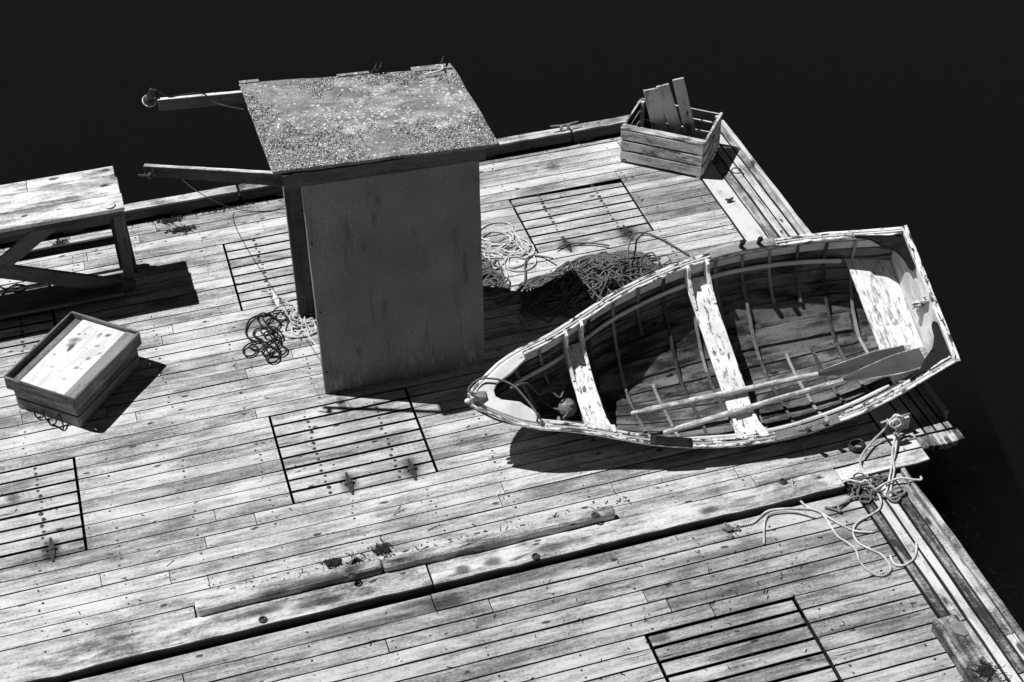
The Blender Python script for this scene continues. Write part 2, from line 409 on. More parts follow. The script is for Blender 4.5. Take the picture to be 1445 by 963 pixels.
single(g, 'water', wm, (0, 0, -.42), None, None, kind='structure')
g = MB(); vs = []; fs = []
NX, NY = 90, 90
from mathutils import noise as mn
for j in range(NY):
    for i in range(NX):
        x = -14+i*.4; y = -4+j*.4
        k = 1
        if i in (0, NX-1) or j in (0, NY-1):
            x = x + (-580 if i == 0 else 580 if i == NX-1 else 0); y = y+(-580 if j == 0 else 580 if j == NY-1 else 0); k = 0
        vs.append((x, y, -9.6+k*.35*mn.noise(Vector((x*.8, y*.8, 0)))+k*.12*mn.noise(Vector((x*2.5, y*2.5, 3)))))
for j in range(NY-1):
    for i in range(NX-1): a = j*NX+i; fs.append((a, a+1, a+NX+1, a+NX))
g.add(vs, [(0, 0, 0)]*len(vs), fs, smooth=True)
single(g, 'sea_bed', bed_mat(), (0, 0, -9.6), None, None, kind='structure')

# ------------------------------------------------------------------ upper float
PITCHY = .1344; Y0 = 8.844
HATCH = [(.823, 2.02, 0), (-2.6, -.785, 0), (3.69, 4.88, 19), (.845, 2.06, 19), (-2.6, -.79, 19)]   # x0, x1, first row; 8 rows each
X0F, X1F = -3.2, 5.645
up = Thing('wooden_float', (1.5, 10.4, -.42), 'broad upper float of weathered planks carrying the booth, table, crates and rowboat', 'floating dock')
d = MB(True)
def joints(x0, x1, skip=()):
    xs = [x0]; x = x0+rnd.uniform(.6, 3.8)
    while x < x1-.5: xs.append(x); x += rnd.uniform(1.8, 4.2)
    xs.append(x1); return xs
row = -7; nrows = 0
nails = MB()
while Y0+row*PITCHY < 13.05:
    y = Y0+row*PITCHY; y1 = y+PITCHY; gap = rnd.uniform(.004, .009)
    spans = [(X0F, X1F)]
    for hx0, hx1, r0 in HATCH:
        nr = 8
        if r0 == 19 and hx0 > 3: nr = 7
        if r0 <= row < r0+nr:
            new = []
            for a, b in spans:
                if a < hx0 and b > hx1: new += [(a, hx0), (hx1, b)]
                elif hx0 <= a < hx1: new.append((hx1, b))
                elif a < hx1 <= b: new.append((a, hx0))
                else: new.append((a, b))
            spans = [q for q in new if q[1]-q[0] > .05]
    if row == -7: spans = [(-3.2, -.085), (3.2, X1F)] if True else spans
    ytop = min(y1, 13.08)
    for a, b in spans:
        js = joints(a, b)
        for i in range(len(js)-1):
            t_ = rnd.random() if rnd.random() > .08 else -.1; z = rnd.uniform(-.003, .003)
            d.xplank(js[i]+.002, js[i+1]-.002, y+gap/2, ytop-gap/2, z, .035, .0012, tone=t_)
            for xn in (js[i]+.03, js[i+1]-.03):
                for yn in (.03, .1):
                    if rnd.random() < .6: nails.disc((xn, y+yn, z+.002), rnd.uniform(.004, .007), .003)
        for jx in np.arange(-3.0, 5.7, .61):
            if a < jx < b:
                for yn in (.032, .1):
                    if rnd.random() < .75: nails.disc((jx+rnd.uniform(-.02, .02), y+yn, .0035), rnd.uniform(.005, .0115), .003)
    row += 1
up.part(d, 'deck_planks', [M['deck'], M['painted_shade']], .002)  # plank sides coloured dark to stand in for shade in the gaps
for hi, (hx0, hx1, r0) in enumerate(HATCH):
    h = MB(True); hn = MB()
    nr = 7 if hx0 > 3 else 8
    for k in range(nr):
        y = Y0+(r0+k)*PITCHY; gp = .021
        x0, x1 = hx0+.018, hx1-.020
        top = y+PITCHY-gp/2
        if hx0 > 3 and k == nr-1:
            h.prism([(x0, y+gp/2), (x1, y+gp/2), (x1, top-.055), (x0, top-.012)], -.04, 0)
        else:
            h.xplank(x0, x1, y+gp/2, top, rnd.uniform(-.002, .001), .035, .0015)
        for fx in (.25, .74):
            xx = hx0+(hx1-hx0)*fx if hx0 > -2 else -.785-1.2*(1-fx)
            for yn in (.035, .1): hn.disc((xx+rnd.uniform(-.012, .012), y+yn, .0015), rnd.uniform(.012, .021), .003)
    ho = up.part(h, 'hatch', [M['deck'], M['painted_shade']], .002)  # hatch plank sides carry the same painted gap shade
    ho2 = up.part(hn, 'nail_heads', M['iron'], parent=ho); ho2['kind'] = 'stuff'
    HG = {0: [(1.30, 8.93), (1.82, 8.93)], 1: [(-1.05, 8.93)], 2: [(4.00, 11.44), (4.62, 11.44)], 3: [(1.18, 11.47)], 4: []}[hi]
    for (x, y) in HG:
        q = MB(); s_ = .010
        q.prism([(x-.006, y+.13), (x+.006, y+.13), (x+.026, y+.01), (x+.026, y-.01), (x+.008, y-.13), (x-.008, y-.13), (x-.026, y-.01), (x-.026, y+.01)], .002, .010)
        q.tube([(x-.04, y-.002, .011), (x+.04, y-.002, .011)], .009, 8)
        for yy in (-.1, -.05, .05, .1): q.lathe((x, y+yy, .009), (0, 0, 1), [(.007, 0), (.006, .004), (.001, .006)], 8)
        up.part(q, 'hinge', M['pale'] if hi == 3 else M['iron'], parent=ho)
o = up.part(nails, 'nail_heads', M['iron']); o['kind'] = 'stuff'
# border boards running away from the camera
b = MB(True)
XB = [(5.655, 5.870), (5.886, 5.980), (5.994, 6.074), (6.088, 6.170), (6.184, 6.236)]
for i, (a, c) in enumerate(XB):
    top = 13.28-.07*(i % 2)-rnd.uniform(0, .08)
    ys = [8.04 if i else 7.905, 9.5+rnd.uniform(-.5, 1), top]
    for k in range(2): b.yplank(ys[k]+.003, ys[k+1]-.003, a, c, rnd.uniform(-.004, .004)+(.006 if i == 0 else 0), .04, .003, tone=1.3 if i == 0 else None)
up.part(b, 'border_boards', [M['border'], M['painted_shade']], .003)  # board sides darkened in colour so the gaps look shaded
b = MB()
b.yplank(8.2, 13.0, 6.246, 6.29, .03, .12, .006)
up.part(b, 'edge_rail', M['worn'], .006)
b = MB()
x = 5.885
while x < 6.25:
    ww = rnd.uniform(.04, .075); b.yplank(7.89+rnd.uniform(-.012, .012), 8.025+rnd.uniform(-.004, .004), x, min(x+ww-.003, 6.285), -.002+rnd.uniform(-.003, .003), .06, .002); x += ww
up.part(b, 'end_blocks', M['worn'], .004)
# lower timber and the upper one lying on it
def timber(mb, x0, x1, ya, yb, zt, zb, jit=.005, tone=None, curve=0):
    seg = max(2, int((x1-x0)/.13)); pts = []
    for i in range(seg+1):
        x = x0+(x1-x0)*i/seg
        pts.append((x, (ya+yb)/2+curve*mn.noise(Vector((x*1.3, 0, 5))), zt+.006*mn.noise(Vector((x*2.3, 3, 0)))))
    mb.sweep(pts, (0, 1, 0), (0, 0, 1), yb-ya, zt-zb, jit=jit, tone=tone)
b = MB(True)
timber(b, -3.2, 1.66, 7.655, 7.885, .045, -.2, .006, curve=.012); timber(b, 1.668, 5.06, 7.650, 7.868, .045, -.2, .006, curve=.010)
timber(b, 5.066, 5.87, 7.74, 7.89, .012, -.2, .005)
b.xplank(3.2, 5.05, 7.885, 7.903+.0, .004, .03)
up.part(b, 'edge_timber', [M['timber'], M['painted_shade']], .012)  # timber sides painted near black as the shade between the floats
b = MB()
timber(b, -.075, 1.33, 7.885, 7.985, .12, .01, .005); timber(b, 1.337, 3.19, 7.878, 7.975, .115, .01, .005)
b2 = b; up.part(b, 'kerb_timber', M['timber'], .014)
for (x, y, z) in [pix(371, 875, .045), pix(756, 786, .045), pix(1105, 680, .045), pix(840, 728, .115), pix(497, 813, .12)]:
    q = MB(); q.tube([(x+.026*math.cos(a), y+.026*math.sin(a), z+.004) for a in np.linspace(0, 6.283, 17)], .008, 6)
    q.lathe((x, y, z-.01), (0, 0, 1), [(.016, 0), (.016, .012), (.01, .016)], 8)
    up.part(q, 'bolt', M['iron'])
# bull rail
b = MB(True)
rails = [(-3.2, 1.13), (1.14, 2.95), (2.96, 4.62), (4.63, 5.42)]
for a, c in rails: timber(b, a, c-.006, 13.09, 13.225, .15, .03, .004, curve=.006)
up.part(b, 'bull_rail', [M['timber'], M['painted_shade']], .012)  # rail sides darkened: their shade is put into the colour
b = MB()
for x in np.arange(-2.6, 5.5, 1.05): b.bar((x, 13.1, .03), (x, 13.22, .03), (1, 0, 0), (0, 0, 1), .2, .04)
b.xplank(-3.2, 5.64, 13.24, 13.29, .0, .2)
up.part(b, 'rail_blocks', M['frame'], .004)
b = MB(); b.bar((-3.2, 10.6, -.2), (6.05, 10.6, -.2), (0, 1, 0), (0, 0, 1), 4.9, .5)
up.part(b, 'flotation', M['float'])

# ------------------------------------------------------------------ lower float
lowf = Thing('wooden_float', (1.5, 5.5, -.42), 'lower float of rougher planks in the bottom right foreground', 'floating dock')
d = MB(True); nails = MB(); ZL = -.015
H2 = (3.016, 4.205, 5.70, 6.777)
y = 6.777; 
rows = []
k = -18
while True:
    ya = 6.777+k*PITCHY
    if ya > 7.56: break
    rows.append(ya); k += 1
for ya in rows:
    gap = rnd.uniform(.005, .012); yb = ya+PITCHY if ya < 7.4 else 7.628
    spans = [(-3.2, 5.125)]
    if ya < 6.77 and ya >= 5.68: spans = [(-3.2, H2[0]), (H2[1], 5.125)]
    for a, c in spans:
        js = joints(a, c)
        for i in range(len(js)-1):
            z = ZL+rnd.uniform(-.003, .003)
            d.xplank(js[i]+.003, js[i+1]-.003, ya+gap/2, yb-gap/2, z, .035, .0022)
        for jx in np.arange(-3.0, 5.1, .61):
            if a < jx < c:
                for yn in (.032, .1):
                    if rnd.random() < .6: nails.disc((jx+rnd.uniform(-.02, .02), ya+yn, ZL+.0035), rnd.uniform(.005, .0115), .003)
lowf.part(d, 'deck_planks', [M['deck2'], M['painted_shade']], .003)  # gap shade painted on the plank sides here too
o = lowf.part(nails, 'nail_heads', M['iron']); o['kind'] = 'stuff'
h = MB(True); hn = MB()
for k in range(8):
    ya = 6.777-(k+1)*PITCHY; gp = .024
    h.xplank(H2[0]+.022, H2[1]-.026, ya+gp/2, ya+PITCHY-gp/2-(.012 if k == 0 else 0), ZL+rnd.uniform(-.002, .001), .035, .002)
ho = lowf.part(h, 'hatch', [M['deck2'], M['painted_shade']], .003)
b = MB(True)
XB2 = [(5.138, 5.208), (5.224, 5.308), (5.326, 5.398), (5.414, 5.492), (5.508, 5.578)]
for i, (a, c) in enumerate(XB2):
    top = 7.80-rnd.uniform(0, .05)+(.02*i if i < 3 else -.04)
    ys = [4.0, 5.8+rnd.uniform(-.3, .6), top]
    for k in range(2): b.yplank(ys[k]+.003, ys[k+1]-.003, a, c, ZL+rnd.uniform(-.005, .005)+.004, .04, .0045)
lowf.part(b, 'border_boards', [M['worn'], M['painted_shade']], .004)
b = MB(); b.yplank(4.0, 7.78, 5.594, 5.64, ZL+.02, .12, .009); lowf.part(b, 'edge_rail', M['worn'], .008)
b = MB(); 
seg = 14; pts = [(5.112, 4.2+(6.19-4.2)*i/seg, .10+.01*mn.noise(Vector((i, 0, 0)))) for i in range(seg+1)]
b.sweep(pts, (1, 0, 0), (0, 0, 1), .19, .12, jit=.006)
lowf.part(b, 'kerb_timber', M['worn'], .012)
q = MB(); c = pix(1356, 887, .105)
q.prism([(c.x-.085, c.y+.045), (c.x+.03, c.y+.06), (c.x+.035, c.y-.06), (c.x-.01, c.y-.075), (c.x-.06, c.y-.03)], .10, .112)
for dx, dy in ((-.02, .03), (.015, -.045)): q.lathe((c.x+dx, c.y+dy, .112), (0, 0, 1), [(.008, 0), (.006, .004)], 8)
lowf.part(q, 'metal_bracket', plain('grey_metal', .22, .5, .25, 20, .5), .002)
b = MB(); b.bar((-3.2, 5.7, -.24), (5.45, 5.7, -.24), (0, 1, 0), (0, 0, 1), 3.3, .45)
lowf.part(b, 'flotation', M['float'])

# ------------------------------------------------------------------ booth
bo = Thing('booth', (2.05, 10.6, 0), 'open sided dark booth with a tall front panel and a flat mossy roof', 'booth')
def sheet(mb, c4, th, nx=10, ny=10, wob=0., tone=.5):
    """four corners (top face) into a subdivided slab"""
    a, b_, c_, d_ = [Vector(q) for q in c4]; nrm = (b_-a).cross(d_-a).normalized()
    vs = []; wcs = []
    for lay in (0, 1):
        for j in range(ny+1):
            for i in range(nx+1):
                s_, t_ = i/nx, j/ny
                p = (a*(1-s_)+b_*s_)*(1-t_)+(d_*(1-s_)+c_*s_)*t_
                w_ = wob*mn.noise(p*1.7)
                if i in (0, nx) or j in (0, ny): p = p+(b_-a).normalized()*wob*.5*mn.noise(p*6)+(d_-a).normalized()*wob*.8*mn.noise(p*5)
                vs.append(p+nrm*(w_-lay*th)); wcs.append(((b_-a).length*s_, (d_-a).length*t_, lay*th))
    K = (nx+1)*(ny+1); fs = []
    for j in range(ny):
        for i in range(nx):
            q = j*(nx+1)+i; fs.append((q, q+1, q+nx+2, q+nx+1)); fs.append((K+q, K+q+nx+1, K+q+nx+2, K+q+1))
    for i in range(nx):
        fs.append((i, K+i, K+i+1, i+1)); q = ny*(nx+1)+i; fs.append((q+1, K+q+1, K+q, q))
    for j in range(ny):
        q = j*(nx+1); fs.append((q+nx+1, K+q+nx+1, K+q, q)); q += nx; fs.append((q, K+q, K+q+nx+1, q+nx+1))
    mb.add(vs, wcs, fs, tone)
b = MB()
sheet(b, [(1.344, 10.04, 2.212), (1.344, 10.04, 0.004), (2.762, 10.03, 0.004), (2.762, 10.03, 2.22)], .07, 14, 10, .006)
bo.part(b, 'front_panel', M['panel'])
b = MB()
def post(mb, x, y, z1, wx, wy): mb.bar((x, y-wy/2, 0), (x, y-wy/2, z1), (1, 0, 0), (0, -1, 0), wx, wy, 8, .001)
for x_, z_ in ((2.735, 1.93), (2.738, 1.25), (2.74, .72), (2.745, .2), (1.37, 1.6), (1.375, .9), (1.37, .25)):
    b = MB(); b.lathe((x_, 10.036, z_), (0, -1, 0), [(.009, 0), (.008, .004), (.002, .006)], 8); bo.part(b, 'screw', M['iron'])
b = MB(True); post(b, 1.445, 11.16, 2.24, .225, .05); bo.part(b, 'post', [M['frame'], M['bare']], .003)  # posts: dark front, lighter sides, shade and sun put into the colour
b = MB(True); post(b, 2.70, 11.16, 2.17, .12, .05); bo.part(b, 'post', [M['frame'], M['bare']], .003)  # same painted shade on the front and sun on the sides
b = MB(True); post(b, 1.40, 10.13, 2.27, .05, .10); bo.part(b, 'post', [M['frame'], M['bare']], .003)
b = MB(True); post(b, 2.70, 10.13, 2.22, .05, .10); bo.part(b, 'post', [M['frame'], M['bare']], .003)
FL, FR = pix(385, 243, 2.36), pix(705, 203, 2.285); BL_, BR_ = pix(338, 119, 2.26), pix(640, 95, 2.21)
b = MB(); sheet(b, [FL, FR, BR_, BL_], .024, 24, 18, .012)
roof = bo.part(b, 'roof', M['roof'])
b = MB()
def onroof(s_, t_, up_=0): return (FL*(1-s_)+FR*s_)*(1-t_)+(BL_*(1-s_)+BR_*s_)*t_+Vector((0, 0, up_))
cnt = 0
while cnt < 18500:
    s_, t_ = rnd.random(), rnd.random()
    n1 = 1.3*mn.noise(Vector((s_*5, t_*4.4, 1)))+1.1*mn.noise(Vector((s_*17, t_*14, 2)))-.12
    dens = .95*max(0, 1-t_/.34)**.7+.85*max(0, (.16-s_)/.16)+.7*max(0, (t_-.80)/.2)+.45*max(0, (s_-.93)/.07)-.05+n1*.85
    dens -= .5*math.exp(-((t_-.58)/.20)**2)*(s_ > .22)
    if rnd.random() > dens: continue
    p = onroof(s_*.995, t_*.99, .004); b.blob(p, rnd.uniform(.0025, .0085), rnd.random(), .8); cnt += 1
for _ in range(2600):
    s_, t_ = rnd.uniform(.01, .99), rnd.uniform(.02, .98)
    if mn.noise(Vector((s_*6, t_*5, 7)))+rnd.uniform(-.35, .35) < .02: continue
    b.blob(onroof(s_, t_, .001), rnd.uniform(.006, .017), rnd.uniform(.45, .95), .22)
mo = bo.part(b, 'moss', M['moss'], parent=roof); mo['kind'] = 'stuff'
b = MB()
for s0, s1, t0, dy in ((.0, .09, .99, .04), (.45, .60, .985, .035), (.80, .99, .97, .075)):
    p0, p1 = onroof(s0, t0, .016), onroof(s1, t0, .016); v = Vector((0, dy, 0))
    b = MB(); b.prism([tuple(p0.xy), tuple(p1.xy), tuple((p1+v).xy), tuple((p0+v).xy)], min(p0.z, p1.z)-.008, min(p0.z, p1.z)+.004)
    bo.part(b, 'felt_flap', M['roof'], parent=roof)
b = MB(); c = onroof(.90, .93, .03)
b.tube(smooth([c+Vector((-.10, -.03, 0)), c+Vector((0, -.035, .01)), c+Vector((.06, -.01, .01)), c+Vector((.07, .04, .01)), c+Vector((.02, .05, .02))], 4), .009, 6)
bo.part(b, 'cable_clamp', M['pale'], parent=roof)
b = MB(); 
for (s_, t_) in ((.61, 1.0), (.635, 1.01), (.93, 1.02)):
    b = MB(); c = onroof(s_, t_, .02); b.tube(smooth([c, c+Vector((.03, -.04, .05)), c+Vector((.06, .03, .05)), c+Vector((.05, .05, 0))], 4), .009, 6)
    bo.part(b, 'wire_loop', M['black'], parent=roof)
# fascia, roof joists
b = MB(); b.bar((1.20, 10.005, 2.318), (2.80, 10.0, 2.262), (0, 1, 0), (0, 0, 1), .045, .125, 12, .002); bo.part(b, 'fascia', M['frame'], .004)
b = MB(); b.bar((1.2, 11.19, 2.235), (2.8, 11.19, 2.19), (0, 1, 0), (0, 0, 1), .045, .11, 8, .002); bo.part(b, 'roof_joist', M['frame'], .004)
for x in (1.42, 2.05, 2.7):
    b = MB(); z = 2.30-.037*(x-1.2)
    b.bar((x, 10.03, z), (x, 11.17, z-.075), (1, 0, 0), (0, 0, 1), .04, .07, 4, .001); bo.part(b, 'roof_joist', M['frame'], .003)
# two beams sticking out over the water side
T1 = pix(203, 233, 2.36); E1 = Vector((1.215, FL.y+.015, 2.325))
b = MB(True); dv = (E1-T1).normalized(); sdv = Vector((0, 0, 1)).cross(dv)
b.sweep([T1+(E1-T1)*(i/8) for i in range(9)], sdv, (0, 0, 1), .04, [.09+.025*i/8 for i in range(9)], jit=.002)
armf = bo.part(b, 'outrigger_beam', [M['table'], M['frame']], .004)  # pale top over dark sides paints in the sunlit upper edge
q = MB(); c = T1+dv*.05+Vector((0, 0, -.06))-sdv*.022
q.tube([c, c-sdv*.05], .02, 10); q.tube([c-sdv*.03-dv*.09, c-sdv*.03+dv*.03], .009, 6); q.tube(smooth([c-sdv*.03+dv*.03, c-sdv*.04+dv*.04+Vector((0, 0, .03)), c-sdv*.03+dv*.03+Vector((0, 0, .06))], 4), .007, 6)
bo.part(q, 'pulley', M['iron'], parent=armf)
T2 = pix(222, 140, 2.24); E2 = pix(342, 129, 2.20); E2 = E2+(E2-T2).normalized()*.25
b = MB(True); dv2 = (E2-T2).normalized(); sd2 = Vector((0, 0, 1)).cross(dv2)
b.sweep([T2+(E2-T2)*(i/8) for i in range(9)], sd2, (0, 0, 1), .04, .105, jit=.002)
arm2 = bo.part(b, 'outrigger_beam', [M['table'], M['frame']], .004)  # painted sunlight again: bright top face, darkened sides
# lamp
lc = pix(213, 132, 2.27); ld = (pix(209, 150, 2.10)-lc).normalized()
q = MB(); q.lathe(lc-ld*.07, ld, [(.010, 0), (.022, .02), (.026, .09), (.030, .10), (.030, .13)], 14); lo_ = bo.part(q, 'lamp_socket', M['black'])
q = MB(); q.lathe(lc+ld*.06, ld, [(.030, 0), (.046, .03), (.056, .055), (.053, .055), (.040, .035), (.02, .02)], 20); bo.part(q, 'lamp_shade', M['black'], parent=lo_)
q = MB(); lr = ld.orthogonal().normalized(); l2 = ld.cross(lr); q.tube([lc+ld*.116+(lr*math.cos(a)+l2*math.sin(a))*.054 for a in np.linspace(0, 6.283, 25)], .006, 6); q.lathe(lc+ld*.07, ld, [(.012, 0), (.03, .03), (.03, .05), (.01, .06)], 14); bo.part(q, 'lamp_rim', M['glass'], parent=lo_)
q = MB(); q.tube([T2+Vector((-.02, 0, -.01)), lc], .008, 6); bo.part(q, 'lamp_bracket', M['iron'], parent=lo_)
def zpts(l): return [pix(*q) for q in l]
q = MB(); q.tube(smooth(zpts([(215, 127, 2.36), (222, 128, 2.36), (238, 137, 2.28), (252, 135, 2.27), (272, 132, 2.27), (288, 133, 2.25), (300, 143, 2.2), (315, 149, 2.18), (330, 152, 2.2), (345, 155, 2.22)]), 5), .0065, 6)
bo.part(q, 'lamp_cable', M['black'])
q = MB(); q.tube(smooth(zpts([(255, 252, 2.26), (275, 268, 1.6), (297, 281, .55), (320, 291, .10), (350, 298, .02), (385, 297, .02), (402, 291, .12), (410, 286, .3), (416, 281, .5)]), 5), .0042, 6)
bo.part(q, 'hanging_cable', M['black'])

# ------------------------------------------------------------------ work table
tb = Thing('work_table', (-.9, 12.2, 0), 'tall plank topped table on braced legs at the left edge', 'table')
tz = 1.04
ys = [11.845, 12.078, 12.355, 12.545]
for i in range(3):
    b = MB()
    ln = [(-2.6, -.0)]
    if i == 2: ln = [(-2.6, -.79), (-.785, -.015)]
    for a, c in ln: b.xplank(a, c+(.01 if i == 0 else 0), ys[i]+.003, ys[i+1]-.003, tz, .04, .002)
    tb.part(b, 'top_board', M['table'], .004)
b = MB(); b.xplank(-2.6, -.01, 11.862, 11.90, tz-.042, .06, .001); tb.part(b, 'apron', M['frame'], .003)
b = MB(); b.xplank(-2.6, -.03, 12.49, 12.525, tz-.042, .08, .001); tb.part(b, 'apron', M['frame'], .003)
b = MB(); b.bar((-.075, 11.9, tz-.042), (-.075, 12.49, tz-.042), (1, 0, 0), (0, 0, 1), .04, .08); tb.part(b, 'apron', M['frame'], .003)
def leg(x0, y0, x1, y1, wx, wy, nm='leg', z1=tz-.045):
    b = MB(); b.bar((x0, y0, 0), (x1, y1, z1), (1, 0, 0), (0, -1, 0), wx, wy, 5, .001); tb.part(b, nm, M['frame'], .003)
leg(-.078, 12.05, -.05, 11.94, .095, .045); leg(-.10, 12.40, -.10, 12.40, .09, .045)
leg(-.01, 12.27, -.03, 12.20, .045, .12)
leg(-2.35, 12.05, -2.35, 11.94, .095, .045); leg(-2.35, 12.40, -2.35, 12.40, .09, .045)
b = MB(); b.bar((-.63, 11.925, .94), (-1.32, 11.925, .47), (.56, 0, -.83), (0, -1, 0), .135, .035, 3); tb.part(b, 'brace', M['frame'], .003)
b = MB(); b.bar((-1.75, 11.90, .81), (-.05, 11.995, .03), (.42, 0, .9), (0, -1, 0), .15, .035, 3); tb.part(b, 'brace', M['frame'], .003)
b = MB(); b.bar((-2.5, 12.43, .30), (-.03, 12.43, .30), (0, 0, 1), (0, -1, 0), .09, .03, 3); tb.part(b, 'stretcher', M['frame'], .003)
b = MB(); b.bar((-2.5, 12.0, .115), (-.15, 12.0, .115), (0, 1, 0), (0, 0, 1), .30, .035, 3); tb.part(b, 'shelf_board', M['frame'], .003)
q = MB(); c = pix(155, 291, tz); q.lathe((c.x, c.y, tz+.001), (0, 0, 1), [(.045, 0), (.05, .008), (.042, .014), (.036, .009)], 20)
single(q, 'dish', M['pale'], (c.x, c.y, tz), 'small round white dish near the right end of the table', 'dish')

# ------------------------------------------------------------------ lidded box
Fc, Rc, Lc = Vector((-.702, 10.225, 0)), Vector((-.085, 10.93, 0)), Vector((-1.225, 10.695, 0))
ex = (Rc-Fc).normalized(); LX = (Rc-Fc).length; ey = Vector((-ex.y, ex.x, 0)); LY = abs((Lc-Fc).dot(ey))
bx = Thing('storage_box', (-.66, 10.8, 0), 'lidded wooden box with white plywood top and rope handle beside the table', 'storage box')
def bp(a, b_, z): return Fc+ex*a+ey*b_+Vector((0, 0, z))
def wall(mb, a0, b0, a1, b1, zt, h, th, **k):
    p, q_ = bp(a0, b0, zt), bp(a1, b1, zt); s_ = (q_-p).normalized().cross(Vector((0, 0, 1)))
    mb.bar(p, q_, s_, (0, 0, 1), th, h, 5, .0012, **k)
I = .035
for (zt, hh, ins, nm, th) in ((.115, .108, I, 'side_board', .022), (.232, .104, I, 'side_board', .022), (.362, .128, 0, 'rim_board', .022)):
    for e in ((ins, ins, LX-ins, ins), (LX-ins, ins, LX-ins, LY-ins), (LX-ins, LY-ins, ins, LY-ins), (ins, LY-ins, ins, ins)):
        e = list(e)
        h_, z_ = hh, zt
        b = MB(); wall(b, *e, z_, h_, th); bx.part(b, nm, M['box'], .003)
b = MB(); b.prism([(.02, .13), (LX-.02, .13), (LX-.02, LY-.13), (.02, LY-.13)], .315, .330, xf=lambda q_: bp(q_.x, q_.y, q_.z)); bx.part(b, 'lid_panel', M['ply'], .002)
b = MB(); b.prism([(.02, .016), (LX-.02, .016), (LX-.02, .122), (.02, .122)], .315, .345, xf=lambda q_: bp(q_.x, q_.y, q_.z)); bx.part(b, 'lid_board', M['box'], .003)
b = MB(); b.prism([(.02, LY-.122), (LX-.02, LY-.122), (LX-.02, LY-.04), (.02, LY-.04)], .28, .312, xf=lambda q_: bp(q_.x, q_.y, q_.z)); bx.part(b, 'lid_board', M['box'], .003)
b = MB()
hp = [bp(.0, .40, .10), bp(-.03, .33, .04), bp(-.05, .27, .012), bp(-.04, .22, .05), bp(.0, .21, .12), bp(-.02, .17, .06), bp(-.06, .14, .015), bp(-.05, .20, .012), bp(-.04, .26, .012)]
b.tube(smooth(hp, 6), .007, 6); b.tube(smooth([bp(.0, .47, .09), bp(-.03, .44, .03), bp(-.02, .38, .03), bp(.0, .36, .1)], 6), .007, 6)
bx.part(b, 'rope_handle', M['rope_black'])

# ------------------------------------------------------------------ slatted crate
Fc, Rc, Lc = Vector((5.65, 12.08, 0)), Vector((6.095, 12.545, 0)), Vector((4.98, 12.625, 0))
cr = Thing('slatted_crate', (5.5, 12.6, 0), 'open weathered slatted crate at the far corner holding three upright boards', 'crate')
ex = (Fc-Lc).normalized(); LX = (Fc-Lc).length; ey = Vector((-ex.y, ex.x, 0)); LY = abs((Rc-Fc).dot(ey))
O_ = Lc.copy()
def cp(a, b_, z): return O_+ex*a+ey*b_+Vector((0, 0, z))
def cwall(a0, b0, a1, b1, zt, h, th, nm):
    mb = MB(); p, q_ = cp(a0, b0, zt), cp(a1, b1, zt); s_ = (q_-p).normalized().cross(Vector((0, 0, 1)))
    mb.bar(p, q_, s_, (0, 0, 1), th, h, 6, .002)
    for i_ in range(6): mb.mi[i_*4+3] = 1  # inner slat faces painted dark as the shade inside the crate
    cr.part(mb, nm, [M['crate'], M['painted_shade']], .004)
for zt, h_ in ((.143, .113), (.266, .103), (.392, .106)):
    cwall(0, 0, LX, 0, zt, h_, .024, 'slat'); cwall(LX, .014, LX, LY-.014, zt, h_, .022, 'slat')
    cwall(LX, LY, 0, LY, zt, h_, .024, 'slat'); cwall(0, LY-.014, 0, .014, zt, h_, .022, 'slat')
mb = MB(); mb.bar(cp(-.01, .035, .418), cp(LX+.01, .035, .418), -ey, (0, 0, 1), .09, .02, 6, .002); cr.part(mb, 'top_board', M['crate'], .004)
mb = MB(); mb.bar(cp(LX, .09, .416), cp(LX, LY, .416), ex, (0, 0, 1), .03, .018, 3, .002); cr.part(mb, 'top_board', M['crate'], .004)
for a, b_ in ((.03, .03), (LX-.03, .03), (.03, LY-.03), (LX-.03, LY-.03)):
    mb = MB(); mb.bar(cp(a, b_, .0), cp(a, b_, .39), ex, ey, .04, .04); cr.part(mb, 'corner_post', M['crate'], .003)
mb = MB(); mb.prism([(.02, .02), (LX-.02, .02), (LX-.02, LY-.02), (.02, LY-.02)], .03, .045, xf=lambda q_: cp(q_.x, q_.y, q_.z)); cr.part(mb, 'bottom', M['painted_shade'])  # crate floor in the same painted shade colour
bd = [((918, 127), (932, 187), 21, .86, 'widest grey board, leftmost of the three standing in the slatted crate'), ((935, 121), (956, 191), 18, .90, 'middle board of the three standing in the slatted crate'), ((957, 112), (976, 195), 16, .98, 'tallest knotted board, rightmost of the three standing in the slatted crate')]
for (tp, bt, wd, zt, lb) in bd:
    mb = MB(); a = pix(bt[0], bt[1], .30); c = pix(tp[0], tp[1], zt)
    dv_ = (c-a).normalized(); a2 = a-dv_*((a.z-.06)/dv_.z)
    if (a2-O_).dot(ey) < .04: a2 = a2+ey*(.04-(a2-O_).dot(ey))
    dv_ = (c-a2).normalized(); sd_ = RR-dv_*RR.dot(dv_); sd_.normalize(); nm_ = sd_.cross(dv_)
    if nm_.dot(D) > 0: nm_ = -nm_
    wm = wd*(c-CAM).length/FPX
    mb.bar(a2, c, sd_, nm_, wm, .02, 6, .002)
    single(mb, 'board', M['crate'], a2, lb, 'board', 'boards standing in the slatted crate', bevel=.003)

